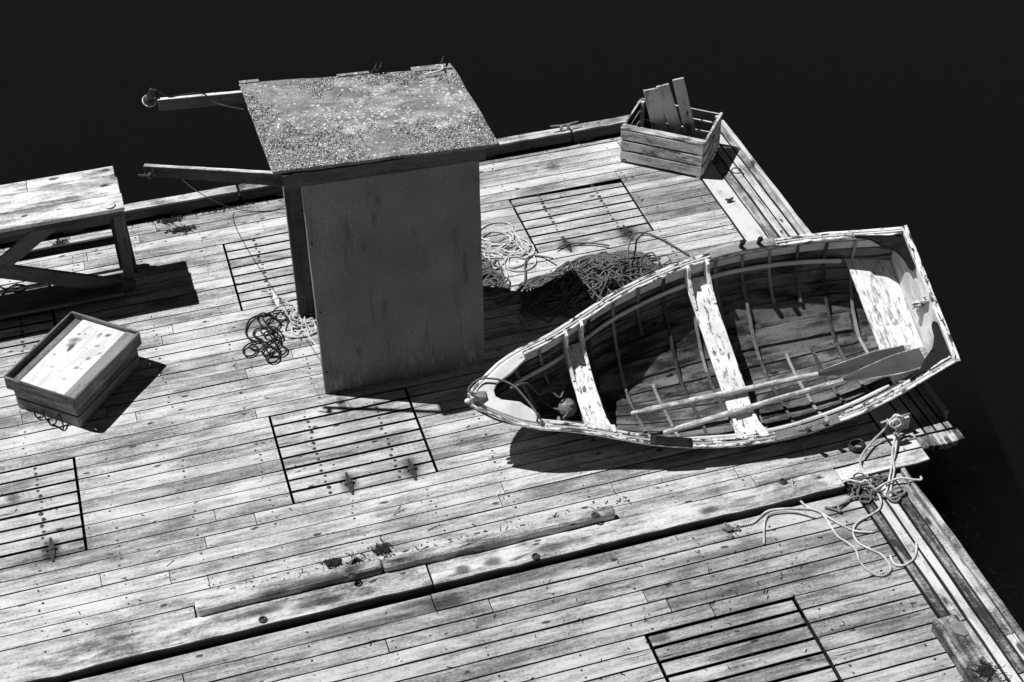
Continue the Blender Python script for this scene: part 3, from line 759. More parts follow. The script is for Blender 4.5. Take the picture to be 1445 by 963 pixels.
# ------------------------------------------------------------------ rowboat (local frame: x bow to stern, y port, z up)
BP = [2.367166912352745, 9.253581790992039, 3.966361307733791, -0.02639699848220592, 0.4941771643851168, -0.04765369333077139]
BL = BP[2]
TK = [0, .08, .2, .38, .6, .8, 1.0]; BB = [.03, .24805910, .41108646, .68708239, .83792219, .78493618, .60058175]
Z0, Z1, Z2 = 0.7665952832742383, 0.547730863215082, 0.7524028832719629
gr_ = np.gradient(np.array(BB), np.array(TK))
def bt_(t):
    t = min(max(t, 0), 1); i = min(max(int(np.searchsorted(TK, t))-1, 0), 5); h = TK[i+1]-TK[i]; s = (t-TK[i])/h
    return (2*s**3-3*s**2+1)*BB[i]+(s**3-2*s**2+s)*h*gr_[i]+(-2*s**3+3*s**2)*BB[i+1]+(s**3-s**2)*h*gr_[i+1]
def zs_(t): return Z1+(Z0-Z1)*min(max((.6-t)/.6, 0), 1)**2+(Z2-Z1)*min(max((t-.6)/.4, 0), 1)**2
def zk_(t): return .015-.075*t+.12*max(0, (.12-t)/.12)**2
FZ = [0, .14, .30, .50, .72, 1]; FYm = [1, .93, .82, .62, .33, 0]; FYb = [1, .84, .64, .42, .20, 0]
def interp(s, xs, ys):
    for i in range(len(xs)-1):
        if s <= xs[i+1]: break
    q = (s-xs[i])/(xs[i+1]-xs[i]); return ys[i]*(1-q)+ys[i+1]*q
SS = [0, .2, .4, .6, .8, 1]
def sm_interp(s, ys):
    # catmull through the six section stations
    i = min(int(s*5), 4); q = s*5-i; y = lambda k: ys[min(max(k, 0), 5)] if 0 <= k <= 5 else (2*ys[0]-ys[1] if k < 0 else 2*ys[5]-ys[4])
    p0, p1, p2, p3 = y(i-1), y(i), y(i+1), y(i+2)
    return .5*((2*p1)+(-p0+p2)*q+(2*p0-5*p1+4*p2-p3)*q*q+(-p0+3*p1-3*p2+p3)*q**3)
FZm = [0, .23, .47, .69, .88, 1]; FZb = [0, .2, .4, .6, .8, 1]
ch_, sh_ = math.cos(BP[4]), math.sin(BP[4]); tr_ = BP[5]
def sec(t, s, side=1):
    k = min(1, max(0, (t-.02)/.33)); k = k*k*(3-2*k)
    fy = sm_interp(s, FYb)*(1-k)+sm_interp(s, FYm)*k
    fz = sm_interp(s, FZb)*(1-k)+sm_interp(s, FZm)*k
    zs, zk = zs_(t), zk_(t); z = zs+(zk-zs)*fz; y = bt_(t)*fy
    x = t*BL+.42*fz**1.6*max(0, 1-t/.3)**1.5-(.10*fz)*max(0, (t-.7)/.3)**2
    # rest the heeled bilge on the deck rather than through it
    wz = -math.sin(tr_)*x+math.cos(tr_)*(-sh_*y+ch_*z)
    if wz < .028: z += (.028-wz)/(ch_*math.cos(tr_))*(1 if s > .0 else 0)
    return Vector((x, y*side, z))
def nrm(t, s, side=1):
    """inward unit normal"""
    e = .01
    a = sec(min(t+e, 1), s, side)-sec(max(t-e, 0), s, side); b_ = sec(t, min(s+e, 1), side)-sec(t, max(s-e, 0), side)
    n_ = a.cross(b_).normalized()
    if n_.dot(Vector((0, side, -.25))) > 0: n_ = -n_
    return n_
boat = empty('rowboat', (BP[0], BP[1], 0), 'old white clinker rowboat with peeling paint, heeled over on the upper float', 'rowboat')
boat.rotation_euler = (BP[4], BP[5], BP[3])
def bpart(mb, name, mat, bevel=0, parent=None, label=None):
    o = mb.build(name, mat, parent or boat, bevel)
    if label: o['label'] = label
    return o
NS = 9; NTm = 44
TH = .012
hull = MB()
for side in (1, -1):
    for k in range(NS):
        s0 = max(0, k/NS-.006); s1 = min(1, (k+1)/NS+.012)
        vs = []; wcs = []; ox_ = rnd.uniform(-50, 50)
        for i in range(NTm+1):
            t = i/NTm; L_ = t*BL
            for (s, off) in ((s0, .0), ((s0+s1)/2, .006), (s1, .012), (s1, .012-TH), ((s0+s1)/2, .006-TH), (s0, -TH)):
                p = sec(t, s, side); n_ = nrm(t, s, side)
                q = p-n_*off
                vs.append(q); wcs.append((L_+ox_, s*1.1+k*3, 0))
        fs = []; mi = []
        for i in range(NTm):
            for e in range(6):
                a = i*6+e; b_ = i*6+(e+1) % 6
                f = (a, b_, b_+6, a+6) if side == 1 else (a, a+6, b_+6, b_)
                fs.append(f)
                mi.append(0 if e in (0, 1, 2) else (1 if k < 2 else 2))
        fs += [tuple(range(6)), tuple(range(NTm*6+5, NTm*6-1, -1))]; mi += [0, 0]
        hull.add(vs, wcs, fs); hull.mi[-len(fs):] = mi
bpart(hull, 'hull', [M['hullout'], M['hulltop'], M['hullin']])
# keel, stem
kb = MB(); pts = [sec(.10+.9*i/20, 1)+Vector((0, 0, .0)) for i in range(21)]
for p in pts: p.y = 0
kb.sweep(pts, (0, 1, 0), (0, 0, 1), .035, .045); bpart(kb, 'keel', M['hullout'], .004)
kb = MB(); pts = [Vector((.0, 0, zs_(0)+.06))]+[sec(0, i/10) for i in range(11)]
for p in pts: p.y = 0; p.x += .004
ups = []
for i, p in enumerate(pts):
    tt = (pts[min(i+1, 11)]-pts[max(i-1, 0)]).normalized(); ups.append(Vector((tt.z, 0, -tt.x)) if Vector((tt.z, 0, -tt.x)).x < 0 else Vector((-tt.z, 0, tt.x)))
kb.sweep([p+u*.008 for p, u in zip(pts, ups)], (0, 1, 0), ups, .045, .055); stem = bpart(kb, 'stem', M['hullout'], .005)
kb = MB(); kb.sweep([(-.008, 0, zs_(0)+.045), (.05, 0, zs_(0)+.055), (.13, 0, zs_(0.03)+.035)], (0, 1, 0), (0, 0, 1), [.06, .075, .075], .05, jit=.003); bpart(kb, 'stem_head', M['bare'], .012, parent=stem)
kb = MB(); kb.lathe((-.008, 0, zs_(0)-.04), (-1, 0, .2), [(.02, 0), (.022, .02), (.012, .04)], 10); bpart(kb, 'bow_knob', M['pale'], parent=stem)
# rails
BLK = [.30+.262*i for i in range(14)]
for side in (1, -1):
    for nm, o0, wd, mat in (('outwale', .004, .025, 'rail'), ('inwale', -.034, .020, 'rail')):
        g = MB(); pts = []; sds = []
        t0 = .0 if nm == 'outwale' else .055
        for i in range(41):
            t = t0+(1-t0)*i/40*(1 if nm == 'outwale' else .992); p = sec(t, 0, side); a = sec(min(t+.01, 1), 0, side)-sec(max(t-.01, 0), 0, side)
            lat = Vector((a.y, -a.x, 0)).normalized()
            if lat.y*side < 0: lat = -lat
            lat = (lat*1).normalized()
            off = (o0+wd/2) if nm == 'outwale' else o0+.0
            q = p+lat*off; q.z += .004
            if nm == 'inwale' and q.y*side < .012: q.y = .012*side
            pts.append(q); sds.append(lat)
        g.sweep(pts, sds, (0, 0, 1), wd, .042, jit=.0022)
        bpart(g, nm, M[mat], .004)
    for x in BLK:
        g = MB(); t = x/BL
        if t > .985: continue
        p = sec(t, 0, side); a = (sec(min(t+.01, 1), 0, side)-sec(t-.01, 0, side)).normalized(); lat = Vector((a.y, -a.x, 0)).normalized()
        if lat.y*side < 0: lat = -lat
        g.bar(p-lat*.012+Vector((0, 0, -.002))-a*.035, p-lat*.012+Vector((0, 0, -.002))+a*.035, lat, (0, 0, 1), .026, .036, 1)
        bpart(g, 'spacer_block', M['rail'], .003)
    # riser
    g = MB(); pts = []; sds = []; ups = []
    for i in range(33):
        t = .075+(.885-.075)*i/32
        zt = .348+.10*max(0, (.25-t)/.25)+.03*max(0, (t-.7)/.3)
        lo, hi = 0., 1.
        for _ in range(18):
            m_ = (lo+hi)/2
            if sec(t, m_, side).z > zt: lo = m_
            else: hi = m_
        n_ = nrm(t, lo, side); pts.append(sec(t, lo, side)+n_*(TH+.004+.022)); ups.append(n_); sds.append((sec(t, lo+.02, side)-sec(t, lo-.02, side)).normalized())
    g.sweep(pts, sds, ups, .042, .02, jit=.001); bpart(g, 'riser', M['hulltop'], .003)
    # ribs
    for k in range(15):
        x = .42+.245*k; t = x/BL
        if t > .95: continue
        s_end = .995
        if side > 0: s_end = [.995, .72, .995, .995, .995, .64, .995, .995, .995, .995, .66, .68, .995, .995, .9][k]
        g = MB(); pts = []; ups = []
        for i in range(15):
            s = .03+(s_end-.03)*i/14; n_ = nrm(t, s, side); pts.append(sec(t, s, side)+n_*(TH+.012+.016*min(1, max(0, (s-.45)/.2))+.012*max(0, s-.9)/.1)); ups.append(n_)
        g.sweep(pts, (1, 0, 0), ups, .027, .013, jit=.0018); bpart(g, 'rib', M['rib'], .002)
g = MB(); pts = []; sds = []; ups = []
for i in range(33):
    t = .30+.60*i/32; n_ = nrm(t, .86, 1); pts.append(sec(t, .86, 1)+n_*(TH+.016)); ups.append(n_); sds.append((sec(t, .93, 1)-sec(t, .80, 1)).normalized())
g.sweep(pts, sds, ups, .15, .012, jit=.003); bpart(g, 'bottom_board', M['hullin'], .002)
g = MB(); pts = [Vector((sec(.17+.76*i/20, 1).x, 0, sec(.17+.76*i/20, 1).z+.028)) for i in range(21)]
g.sweep(pts, (0, 1, 0), (0, 0, 1), .075, .016, jit=.002); bpart(g, 'keelson', M['hullin'], .003)
# thwarts
def inner_y(t, z, side):
    lo, hi = 0., 1.
    for _ in range(20):
        m_ = (lo+hi)/2
        if sec(t, m_, side).z > z: lo = m_
        else: hi = m_
    return abs(sec(t, lo, side).y)-TH-.006
def thwart(x0, x1, z, mat, nm, cracks=False):
    g = MB(); tc = (x0+x1)/2/BL; yy = min(inner_y(x0/BL, z-.01, 1), inner_y(x1/BL, z-.01, 1))
    y0_, y1_ = -inner_y(x0/BL, z-.01, -1), inner_y(x0/BL, z-.01, 1)
    y2_, y3_ = -inner_y(x1/BL, z-.01, -1), inner_y(x1/BL, z-.01, 1)
    pts = [((x0+x1)/2, y, z) for y in np.linspace((y0_+y2_)/2, (y1_+y3_)/2, 12)]
    g.sweep(pts, (-1, 0, 0), (0, 0, 1), x1-x0, .028, jit=.0025); return bpart(g, nm, mat, .005)
TZ = .392
for (x0, x1) in ((.905, 1.085), (2.095, 2.30)):
    th_ = thwart(x0, x1, TZ, M['white'], 'thwart')
    for side in (1, -1):
        for xk in (x0+.014, x1-.014):
            t = xk/BL; p = sec(t, 0, side); yin = inner_y(t, TZ+.02, side)
            ytop = abs(p.y)-.05; lx = .30 if side > 0 else .21
            top = zs_(t)+.012
            prof = [(ytop+.03, top), (ytop-.03, top), (yin-.045, TZ+.10), (yin-lx*.6, TZ+.035), (yin-lx, TZ+.012), (yin-lx, TZ+.002), (yin-.002, TZ+.002)]
            g = MB(); vs = []; wcs = []
            for dx in (-.014, .014):
                for (y, z) in prof: vs.append((xk+dx, y*side, z)); wcs.append((z*1.0+k, y, dx))
            n_ = len(prof); fs = [tuple(range(n_)), tuple(range(2*n_-1, n_-1, -1))]+[(i, i+n_, (i+1) % n_+n_, (i+1) % n_) for i in range(n_)]
            g.add(vs, wcs, fs); bpart(g, 'knee', M['white'], .004)
# stern seat
g = MB(); z = .388
poly = []
for x in np.linspace(3.53, 3.905, 6): poly.append((x, inner_y(x/BL, z, 1)-.002))
for x in np.linspace(3.905, 3.53, 6): poly.append((x, -inner_y(x/BL, z, -1)+.002))
g.prism([(p[0], p[1]) for p in poly], z-.022, z, along=1); bpart(g, 'stern_seat', M['seat'], .003)
# transom
g = MB(); vs = []; wcs = []
prof = [sec(1, s, 1) for s in np.linspace(0, 1, 12)]; full = prof+[Vector((p.x, -p.y, sec(1, s_, -1).z)) for p, s_ in zip(reversed(prof[:-1]), reversed(np.linspace(0, 1, 12)[:-1]))]
n_ = len(full)
for dx in (-.0, .032):
    for p in full: vs.append((p.x+dx-.012, p.y, p.z)); wcs.append((p.y, p.z*1.0, dx))
fs = [tuple(range(n_-1, -1, -1)), tuple(range(n_, 2*n_))]+[(i, (i+1) % n_, (i+1) % n_+n_, i+n_) for i in range(n_)]
g.add(vs, wcs, fs, mi=0); trm = bpart(g, 'transom', wood('transom_paint', .45, .85, tone=.1, blotch=.6, cracks=.2), .003)
g = MB(); zz = zs_(1)+.006; bw = bt_(1)+.035
g.bar((BL+.004, -bw, zz), (BL+.004, bw, zz), (1, 0, 0), (0, 0, 1), .052, .022, 12, .002); bpart(g, 'transom_cap', M['rail'], .004, parent=trm)
g = MB(); g.bar((BL-.07, -.035, zz-.03), (BL-.02, -.035, zz-.03), (0, 1, 0), (0, 0, 1), .05, .22); g.bar((BL-.13, -.03, zz-.12), (BL-.02, -.03, zz-.12), (0, 1, 0), (0, 0, 1), .045, .05)
bpart(g, 'sculling_block', M['rail'], .004, parent=trm)
# quarter knees
for side in (1, -1):
    zq = zs_(.96)+.004
    def edge(x): return bt_(x/BL)-.035
    outer = [(x, edge(x)) for x in np.linspace(3.55, BL-.02, 8)]+[(BL-.022, .26)]
    inner = [tuple(q.xy) for q in smooth([(BL-.05, .235, 0), (BL-.075, .27, 0), (BL-.09, .36, 0), (BL-.14, .455, 0), (BL-.23, .525, 0), (3.66, edge(3.66)-.038, 0), (3.56, edge(3.56)-.022, 0)], 4)]
    poly = [(x, y*side, .35*(zs_(x/BL)-zs_(.96))) for x, y in outer+inner]
    if side < 0: poly = poly[::-1]
    g = MB(); g.prism(poly, zq-.03, zq); bpart(g, 'quarter_knee', M['darkwood'], .005)
# breasthook
ed = lambda x: bt_(x/BL)-.012
poly = [(.03, 0)]+[(x, ed(x)) for x in (.08, .2, .35, .52)]+[(.525, ed(.52)-.075), (.38, .15), (.24, .085), (.20, .03), (.20, -.02), (.24, -.055), (.38, -.10), (.50, -ed(.52)+.095)]+[(x, -ed(x)) for x in (.52, .35, .2, .08)]
g = MB(); g.prism([(x, y, zs_(x/BL)-zs_(0)) for x, y in poly], zs_(0)-.022, zs_(0)+.016)
bpart(g, 'breasthook', wood('white_breasthook', .2, .5, tone=.1, paint=.88, peel=.36, peelw=.04), .006)
# oarlock pads with thole pins
for side, (xa, xb), pins in ((1, (2.33, 2.90), (2.60, 2.755)), (-1, (2.35, 2.90), (2.61, 2.765)), (-1, (1.33, 1.66), ())):
    g = MB(); pts = []; sds = []
    for i in range(9):
        x = xa+(xb-xa)*i/8; t = x/BL; p = sec(t, 0, side); a = sec(t+.01, 0, side)-sec(t-.01, 0, side); lat = Vector((a.y, -a.x, 0)).normalized()
        if lat.y*side < 0: lat = -lat
        pts.append(p-lat*.004+Vector((0, 0, .030 if i not in (0, 8) else .018))); sds.append(lat)
    g.sweep(pts, sds, (0, 0, 1), .078, .022, jit=.001); pad = bpart(g, 'oarlock_pad', M['bare'] if pins else M['darkwood'], .005)
    for x in pins:
        t = x/BL; p = sec(t, 0, side)+Vector((0, 0, .02)); g = MB(); g.lathe(p, (0, 0, 1), [(.017, 0), (.017, .07), (.024, .085), (.022, .10), (.01, .105)], 10); bpart(g, 'thole_pin', M['darkwood'] if side > 0 else M['bare'], 0, parent=pad)
bpy.context.view_layer.update()
BMX = boat.matrix_basis.copy()
def bw_(p): return BMX @ Vector(p)
# oars: things of their own lying on the thwart and the stern seat
def oar(p0, p1, bl, lab, tl=0.):
    p0, p1 = bw_(p0), bw_(p1); upv = (BMX.to_3x3() @ Vector((.0, tl, 1))).normalized(); dv_ = (p1-p0).normalized(); L_ = (p1-p0).length
    sd_ = upv.cross(dv_).normalized()
    e = empty('oar', p0, lab, 'oar', 'oars lying in the rowboat'); 
    g = MB(); us = [0, .02, .10, .13, .5, 1.0, L_-bl-.1, L_-bl+.05, L_-bl+.25]; rs = [.014, .019, .020, .026, .027, .026, .023, .019, .013]
    g.tube([dv_*u for u in us], rs, 12)
    # wood coordinates along the shaft
    g.wc = [(wc[0], wc[1]*.14, 0) for wc in g.wc]
    o = g.build('shaft', M['oar'], e)
    g = MB(); N = 14; rings = []
    vs = []; wcs = []
    for i in range(N+1):
        u = i/N; x = L_-bl+bl*u; wd = .036+.15*min(1, (u/.62))**.85; wd = wd if u < .95 else wd*.86
        th = .020*(1-u)+.007; c = dv_*x
        for a, b_ in ((-.5, -.3), (-.5, .3), (-.46, .5), (0, .8), (.46, .5), (.5, .3), (.5, -.3), (0, -.8)):
            vs.append(c+sd_*wd*a+upv*th*b_*1.2); wcs.append((x, wd*a, th*b_))
    fs = []; mi = []
    for i in range(N):
        for k_ in range(8): q = (k_+1) % 8; fs.append((i*8+k_, i*8+q, i*8+8+q, i*8+8+k_)); mi.append(1 if k_ in (0, 1, 4, 5) or i == N-1 else 0)
    fs += [tuple(range(7, -1, -1)), tuple(range(N*8, N*8+8))]; mi += [1, 1]
    g.add(vs, wcs, fs, smooth=False); g.mi = mi; g.build('blade', [M['blade'], M['oar']], e)
oar((1.29, -.322, .421), (3.775, -.385, .421), .86, 'oar nearer the middle of the rowboat, its blade farther from the rail', -.22)
oar((1.50, -.545, .421), (3.895, -.437, .455), .80, 'oar along the near side of the rowboat with scuffed blade tip', .12)
# buoy under the bow
c = bw_((.83, -.085, .22)); g = MB()
prof = [(.001, -.085)]+[(.085*math.cos(a), .085*math.sin(a)) for a in np.linspace(-1.4, 1.4, 13)]+[(.018, .088), (.018, .105), (.001, .108)]
g.lathe(c, (.3, -.5, .8), prof, 24); single(g, 'buoy', M['buoy'], c, 'round pale buoy lying in the bow of the rowboat', 'buoy')
# painter rope around the bow
ln = [(.04, -.005, .86), (-.012, .05, .84), (.10, .13, .80), (.25, .10, .78), (.36, .02, .77), (.42, -.10, .77), (.46, -.20, .77), (.475, -.275, .745), (.44, -.28, .60), (.36, -.23, .52), (.22, -.16, .52), (.12, -.10, .56), (.04, -.05, .62), (-.015, .0, .66), (-.005, .05, .70)]
g = MB(); g.tube([bw_(p) for p in smooth(ln, 6)], .0085, 8)
ln = [(.34, .03, .70), (.5, .08, .58), (.6, .02, .42), (.7, .06, .36), (.78, -.02, .33), (.83, .08, .30), (.70, .12, .25), (.62, .04, .28), (.70, -.08, .3), (.80, -.16, .36), (.74, -.22, .4)]
g.tube([bw_(p) for p in smooth(ln, 6)], .0085, 8)
single(g, 'mooring_rope', M['rope_dark'], bw_((.02, 0, .86)), 'dark rope wrapped round the bow of the rowboat', 'rope')

# ------------------------------------------------------------------ ropes on the deck
def heap(c, a, b_, h, n, r, mat, lab, loop=(.05, .16), extra=(), rot=0, group=None, seed=1, edge=1.0):
    rg = random.Random(seed); pts = []; cx_, cy_ = 0, 0; ang = 0
    while len(pts) < n:
        while True:
            x, y = rg.uniform(-1, 1), rg.uniform(-1, 1)
            if x*x+y*y < 1: break
        R_ = rg.uniform(*loop); m_ = rg.randint(5, 11); e = rg.uniform(.5, 1.); ph = rg.uniform(0, 6.28); st = rg.choice((-1, 1))*rg.uniform(.55, .85); tilt = rg.uniform(0, .7)
        for k_ in range(m_):
            an = ang+st*k_; px = x*a+R_*math.cos(an)*1.0; py = y*b_+R_*e*math.sin(an)
            q = math.hypot(px/a, py/b_); zt = h*max(0.0, 1-q**2)
            z = r+zt*rg.uniform(.15, 1)*(.6+.4*math.sin(an+ph)*tilt)+rg.uniform(0, r)
            pts.append((px, py, max(r, min(z, zt+2*r+.01))))
        ang = an+rg.uniform(-.5, .5)
    cs, sn = math.cos(rot), math.sin(rot)
    pts = [(c[0]+p[0]*cs-p[1]*sn, c[1]+p[0]*sn+p[1]*cs, p[2]) for p in pts]
    g = MB(); g.tube(smooth(pts, 4), r, 6)
    for e in extra: g.tube(smooth(e, 6), r, 6)
    return single(g, 'rope', mat, (c[0], c[1], 0), lab, 'rope', group)
Z = .012
hc = pix(838, 400, .04)
heap(hc, .60, .30, .30, 1000, .0085, M['rope_dark'], 'big tangled heap of dark rope between the booth and the rowboat', (.09, .26), rot=.18, seed=3,
     extra=[zpts([(885, 365, .2), (888, 345, .12), (895, 331, .06), (910, 329, .03), (935, 338, .02), (955, 350, .02), (972, 360, .02)]),
            zpts([(780, 365, .08), (765, 362, .02), (748, 362, .02), (741, 372, .02), (741, 395, .02), (735, 404, .02), (720, 420, .02), (700, 430, .02)]),
            zpts([(905, 385, .05), (905, 365, .03), (920, 357, .03), (930, 372, .02), (915, 385, .02), (945, 368, .02)]),
            zpts([(785, 352, .03), (800, 345, .03), (830, 343, .03), (860, 347, .03)])])
hc = pix(712, 352, 0)
heap(hc, .22, .30, .035, 95, .008, M['rope_pale'], 'loose coils of pale rope on the deck right of the booth', (.08, .20), rot=.3, seed=8,
     extra=[zpts([(752, 345, Z), (735, 352, Z), (718, 365, Z), (722, 378, Z), (740, 372, Z), (745, 366, Z)]), zpts([(682, 345, Z), (700, 365, Z), (715, 385, Z), (712, 398, Z), (695, 405, Z), (684, 400, Z)])])
heap(pix(692, 392, 0), .10, .28, .10, 150, .009, M['rope_dark'], 'dark rope coil against the right side of the booth', (.08, .15), seed=12)
heap(pix(425, 447, 0), .19, .26, .05, 130, .0075, M['rope_pale'], 'pale thin rope tangled round the foot of the booth post', (.06, .15), seed=21,
     extra=[zpts([(398, 470, Z), (408, 476, Z), (418, 474, Z), (428, 466, Z), (440, 480, Z), (450, 490, Z), (462, 494, Z)])])
bk = [(400, 438), (385, 440), (372, 445), (365, 445), (352, 452), (347, 468), (352, 478), (368, 483), (385, 482), (398, 478), (397, 470), (388, 462), (372, 462), (360, 466), (358, 474), (370, 480), (362, 482), (350, 486), (343, 494), (347, 502), (358, 501), (363, 492), (358, 486), (352, 490), (364, 494), (378, 484), (392, 476), (396, 485), (388, 495), (378, 502), (376, 508), (383, 512), (392, 508), (394, 500), (388, 492), (378, 488), (370, 496), (374, 502), (390, 503), (400, 500), (405, 493), (398, 488), (390, 478), (380, 468), (368, 458), (363, 448), (372, 442), (384, 448), (378, 458), (386, 465), (395, 458), (388, 447)]
g = MB(); g.tube(smooth([pix(x, y, Z+.012*abs(math.sin(i*1.9))) for i, (x, y) in enumerate(bk)], 6), .0078, 7)
bk2 = [(388, 448), (396, 441), (404, 447), (398, 455), (390, 450), (380, 443), (371, 449), (378, 460), (384, 470), (374, 474), (368, 466), (378, 462), (392, 470), (386, 482), (376, 492), (382, 500), (392, 494), (384, 478), (377, 468)]
g.tube(smooth([pix(x, y, .035+.012*abs(math.sin(i*2.3))) for i, (x, y) in enumerate(bk2)], 6), .0078, 7)
single(g, 'rope', M['rope_black'], pix(378, 470), 'bunched black rope with open loops left of the booth', 'rope')
g = MB(); g.tube(smooth(zpts([(-30, 398, Z), (-5, 402, Z), (8, 408, Z), (22, 402, Z), (36, 404, Z), (28, 412, Z), (8, 410, Z), (0, 420, Z), (-25, 425, Z)]), 6), .008, 6)
single(g, 'rope', M['rope_black'], pix(10, 408), 'short dark rope loops under the table at the left edge', 'rope')

# cleat post with the mooring lines
cpz = .16
c0 = pix(1268, 606, 0)
cl = Thing('mooring_post', c0, 'short square mooring post with a cross pin wrapped in pale rope', 'mooring post')
g = MB(); g.bar((c0.x, c0.y-.055, 0), (c0.x, c0.y-.055, cpz), (1, 0, 0), (0, -1, 0), .12, .11, 2, .002); g.bar((c0.x, c0.y-.16, .028), (c0.x, c0.y+.14, .028), (1, 0, 0), (0, 0, 1), .16, .03, 3, .002)
cl.part(g, 'block', M['timber'], .008)
g = MB(); a = pix(1243, 597, .2); c = pix(1284, 584, .2); g.tube([a, c], .0095, 8); cl.part(g, 'cross_pin', M['bare'])
def rp(l, k_=6): return smooth([pix(q[0], q[1], q[2]+.013) for q in l], k_)
g = MB()
R1 = .0092
for l in (
    [(1262, 590, .2), (1268, 587, .24), (1276, 592, .2), (1272, 602, .12), (1266, 620, .05), (1263, 640, .03), (1258, 660, .0), (1254, 680, -.005), (1250, 696, .0)],
    [(1257, 594, .2), (1263, 586, .24), (1271, 589, .22), (1268, 604, .12), (1262, 622, .05), (1259, 642, .03), (1262, 660, .0), (1259, 680, -.005), (1256, 694, .0)],
    [(1272, 590, .2), (1262, 588, .24), (1254, 596, .2), (1248, 606, .1), (1232, 622, .05), (1219, 638, .05), (1214, 650, .04), (1217, 662, .0), (1224, 672, -.01), (1230, 680, 0), (1222, 690, 0), (1214, 684, .01), (1222, 678, .02), (1232, 688, .01)],
    [(1252, 592, .2), (1258, 600, .2), (1264, 592, .24), (1272, 598, .2), (1262, 604, .18), (1256, 598, .22), (1266, 590, .24)],
    # the long run on the lower float
    [(1186, 684, 0), (1196, 678, .0), (1210, 680, .01), (1225, 684, .01), (1236, 694, .01), (1243, 706, 0), (1241, 718, -.01), (1230, 726, -.015), (1212, 736, -.015), (1205, 745, -.015), (1205, 757, -.015), (1214, 768, -.015), (1230, 776, -.015), (1244, 783, -.015), (1253, 793, -.015), (1257, 803, -.015), (1250, 811, -.015), (1238, 812, -.015), (1224, 804, -.015), (1213, 792, -.015), (1208, 777, -.015), (1196, 766, -.015), (1182, 757, -.015), (1172, 742, -.015), (1163, 728, -.015), (1152, 720, -.015), (1135, 718, -.015), (1110, 718, -.015), (1085, 721, -.015), (1072, 730, -.015), (1062, 738, -.015), (1045, 742, -.015), (1028, 745, -.01)],
    [(1117, 676, .055), (1120, 690, .02), (1128, 705, -.005), (1140, 716, -.01), (1156, 722, -.01), (1172, 732, -.015), (1188, 741, -.015), (1205, 749, -.015), (1222, 751, -.015), (1232, 751, -.015)],
    [(1256, 784, -.01), (1262, 796, -.015), (1275, 798, -.015), (1288, 790, -.01), (1293, 778, -.01), (1293, 766, -.01)],
    [(1078, 768, -.015), (1078, 750, -.015), (1080, 733, -.012), (1090, 724, -.005), (1120, 722, -.005), (1150, 730, -.01)],
    [(1234, 692, .02), (1250, 682, .03), (1270, 675, .03), (1290, 677, .02), (1300, 677, .02), (1299, 673, .02)]):
    g.tube(rp(l), R1, 7)
single(g, 'rope', M['rope_pale'], pix(1240, 690), 'pale mooring rope running from the mooring post across the lower float', 'rope')
heap(pix(1226, 690, 0), .18, .13, .06, 90, .008, M['rope_dark'], 'dark rope knotted where the two floats meet', (.04, .10), seed=31)
g = MB()
for l in ([(1245, 700, .0), (1262, 703, .0), (1276, 696, .01), (1275, 688, .02), (1262, 690, .03), (1252, 700, .02), (1262, 708, .0), (1270, 702, .01), (1258, 694, .03)],
          ): g.tube(rp(l), .009, 7)
single(g, 'rope', M['rope_grey'], pix(1262, 700), 'grey rope knot on the pale border boards of the lower float', 'rope')
g = MB()
for l in ([(1170, 718, -.015), (1185, 712, -.01), (1200, 704, .0), (1213, 700, .0)], [(1164, 716, -.01), (1180, 720, -.01), (1186, 722, .0), (1183, 714, .01), (1194, 708, .0), (1205, 695, .0)]): g.tube(rp(l), .009, 7)
single(g, 'rope', M['rope_grey'], pix(1185, 714), 'two short grey rope ends poking out from under the timber end', 'rope')
# frayed rope end / dark weed lump at its tip
g = MB()
for k_ in range(60):
    p = pix(1030+rnd.gauss(0, 6), 746+rnd.gauss(0, 2.5), -.01+rnd.random()*.03); g.blob(p, rnd.uniform(.006, .018))
single(g, 'rope_fender', M['rope_grey'], pix(1030, 746), 'frayed lump at the end of the pale rope on the lower float', 'rope end')
# eye coil
g = MB(); c = pix(1209, 629, .03)
for k_, rr in enumerate((.058, .066, .060)): g.tube([(c.x+rr*math.cos(a), c.y+rr*math.sin(a)*.9, .014+.016*k_+.004*math.sin(a*2)) for a in np.linspace(0, 6.283, 25)], .0105, 8)
single(g, 'iron_ring', M['black'], (c.x, c.y, 0), 'black rope ring lying beside the mooring post', 'ring')
# cleats
def cleat(p, L_, ang, mat, lab, hgt=.05, group=None):
    cs, sn = math.cos(ang), math.sin(ang); v = Vector((cs, sn, 0)); g = MB(); p = Vector(p)
    g.tube(smooth([p-v*L_+Vector((0, 0, hgt+.012)), p-v*L_*.5+Vector((0, 0, hgt)), p+Vector((0, 0, hgt-.004)), p+v*L_*.5+Vector((0, 0, hgt)), p+v*L_+Vector((0, 0, hgt+.012))], 4), [.007]*2+[.011]*13+[.007]*2, 8)
    e = Thing('cleat', p, lab, 'cleat', group); e.part(g, 'horn', mat)
    for s_ in (-.25, .25):
        g = MB(); g.bar(p+v*L_*s_-Vector((0, 0, .0)), p+v*L_*s_+Vector((0, 0, hgt)), v, Vector((-sn, cs, 0)), .03, .02); e.part(g, 'base', mat, .004)
pc = pix(797, 184, .15); pa = pix(775, 175, .2); pb = pix(820, 166, .2)
cleat((pc.x, 13.16, .15), .155, math.atan2(0, 1), M['bare'], 'long pale horn cleat on the far rail right of the booth', .06)
q = pix(1029, 285, .01); cleat((q.x, q.y, .01), .045, .1, M['iron'], 'small dark rusty cleat on the light border board', .03)
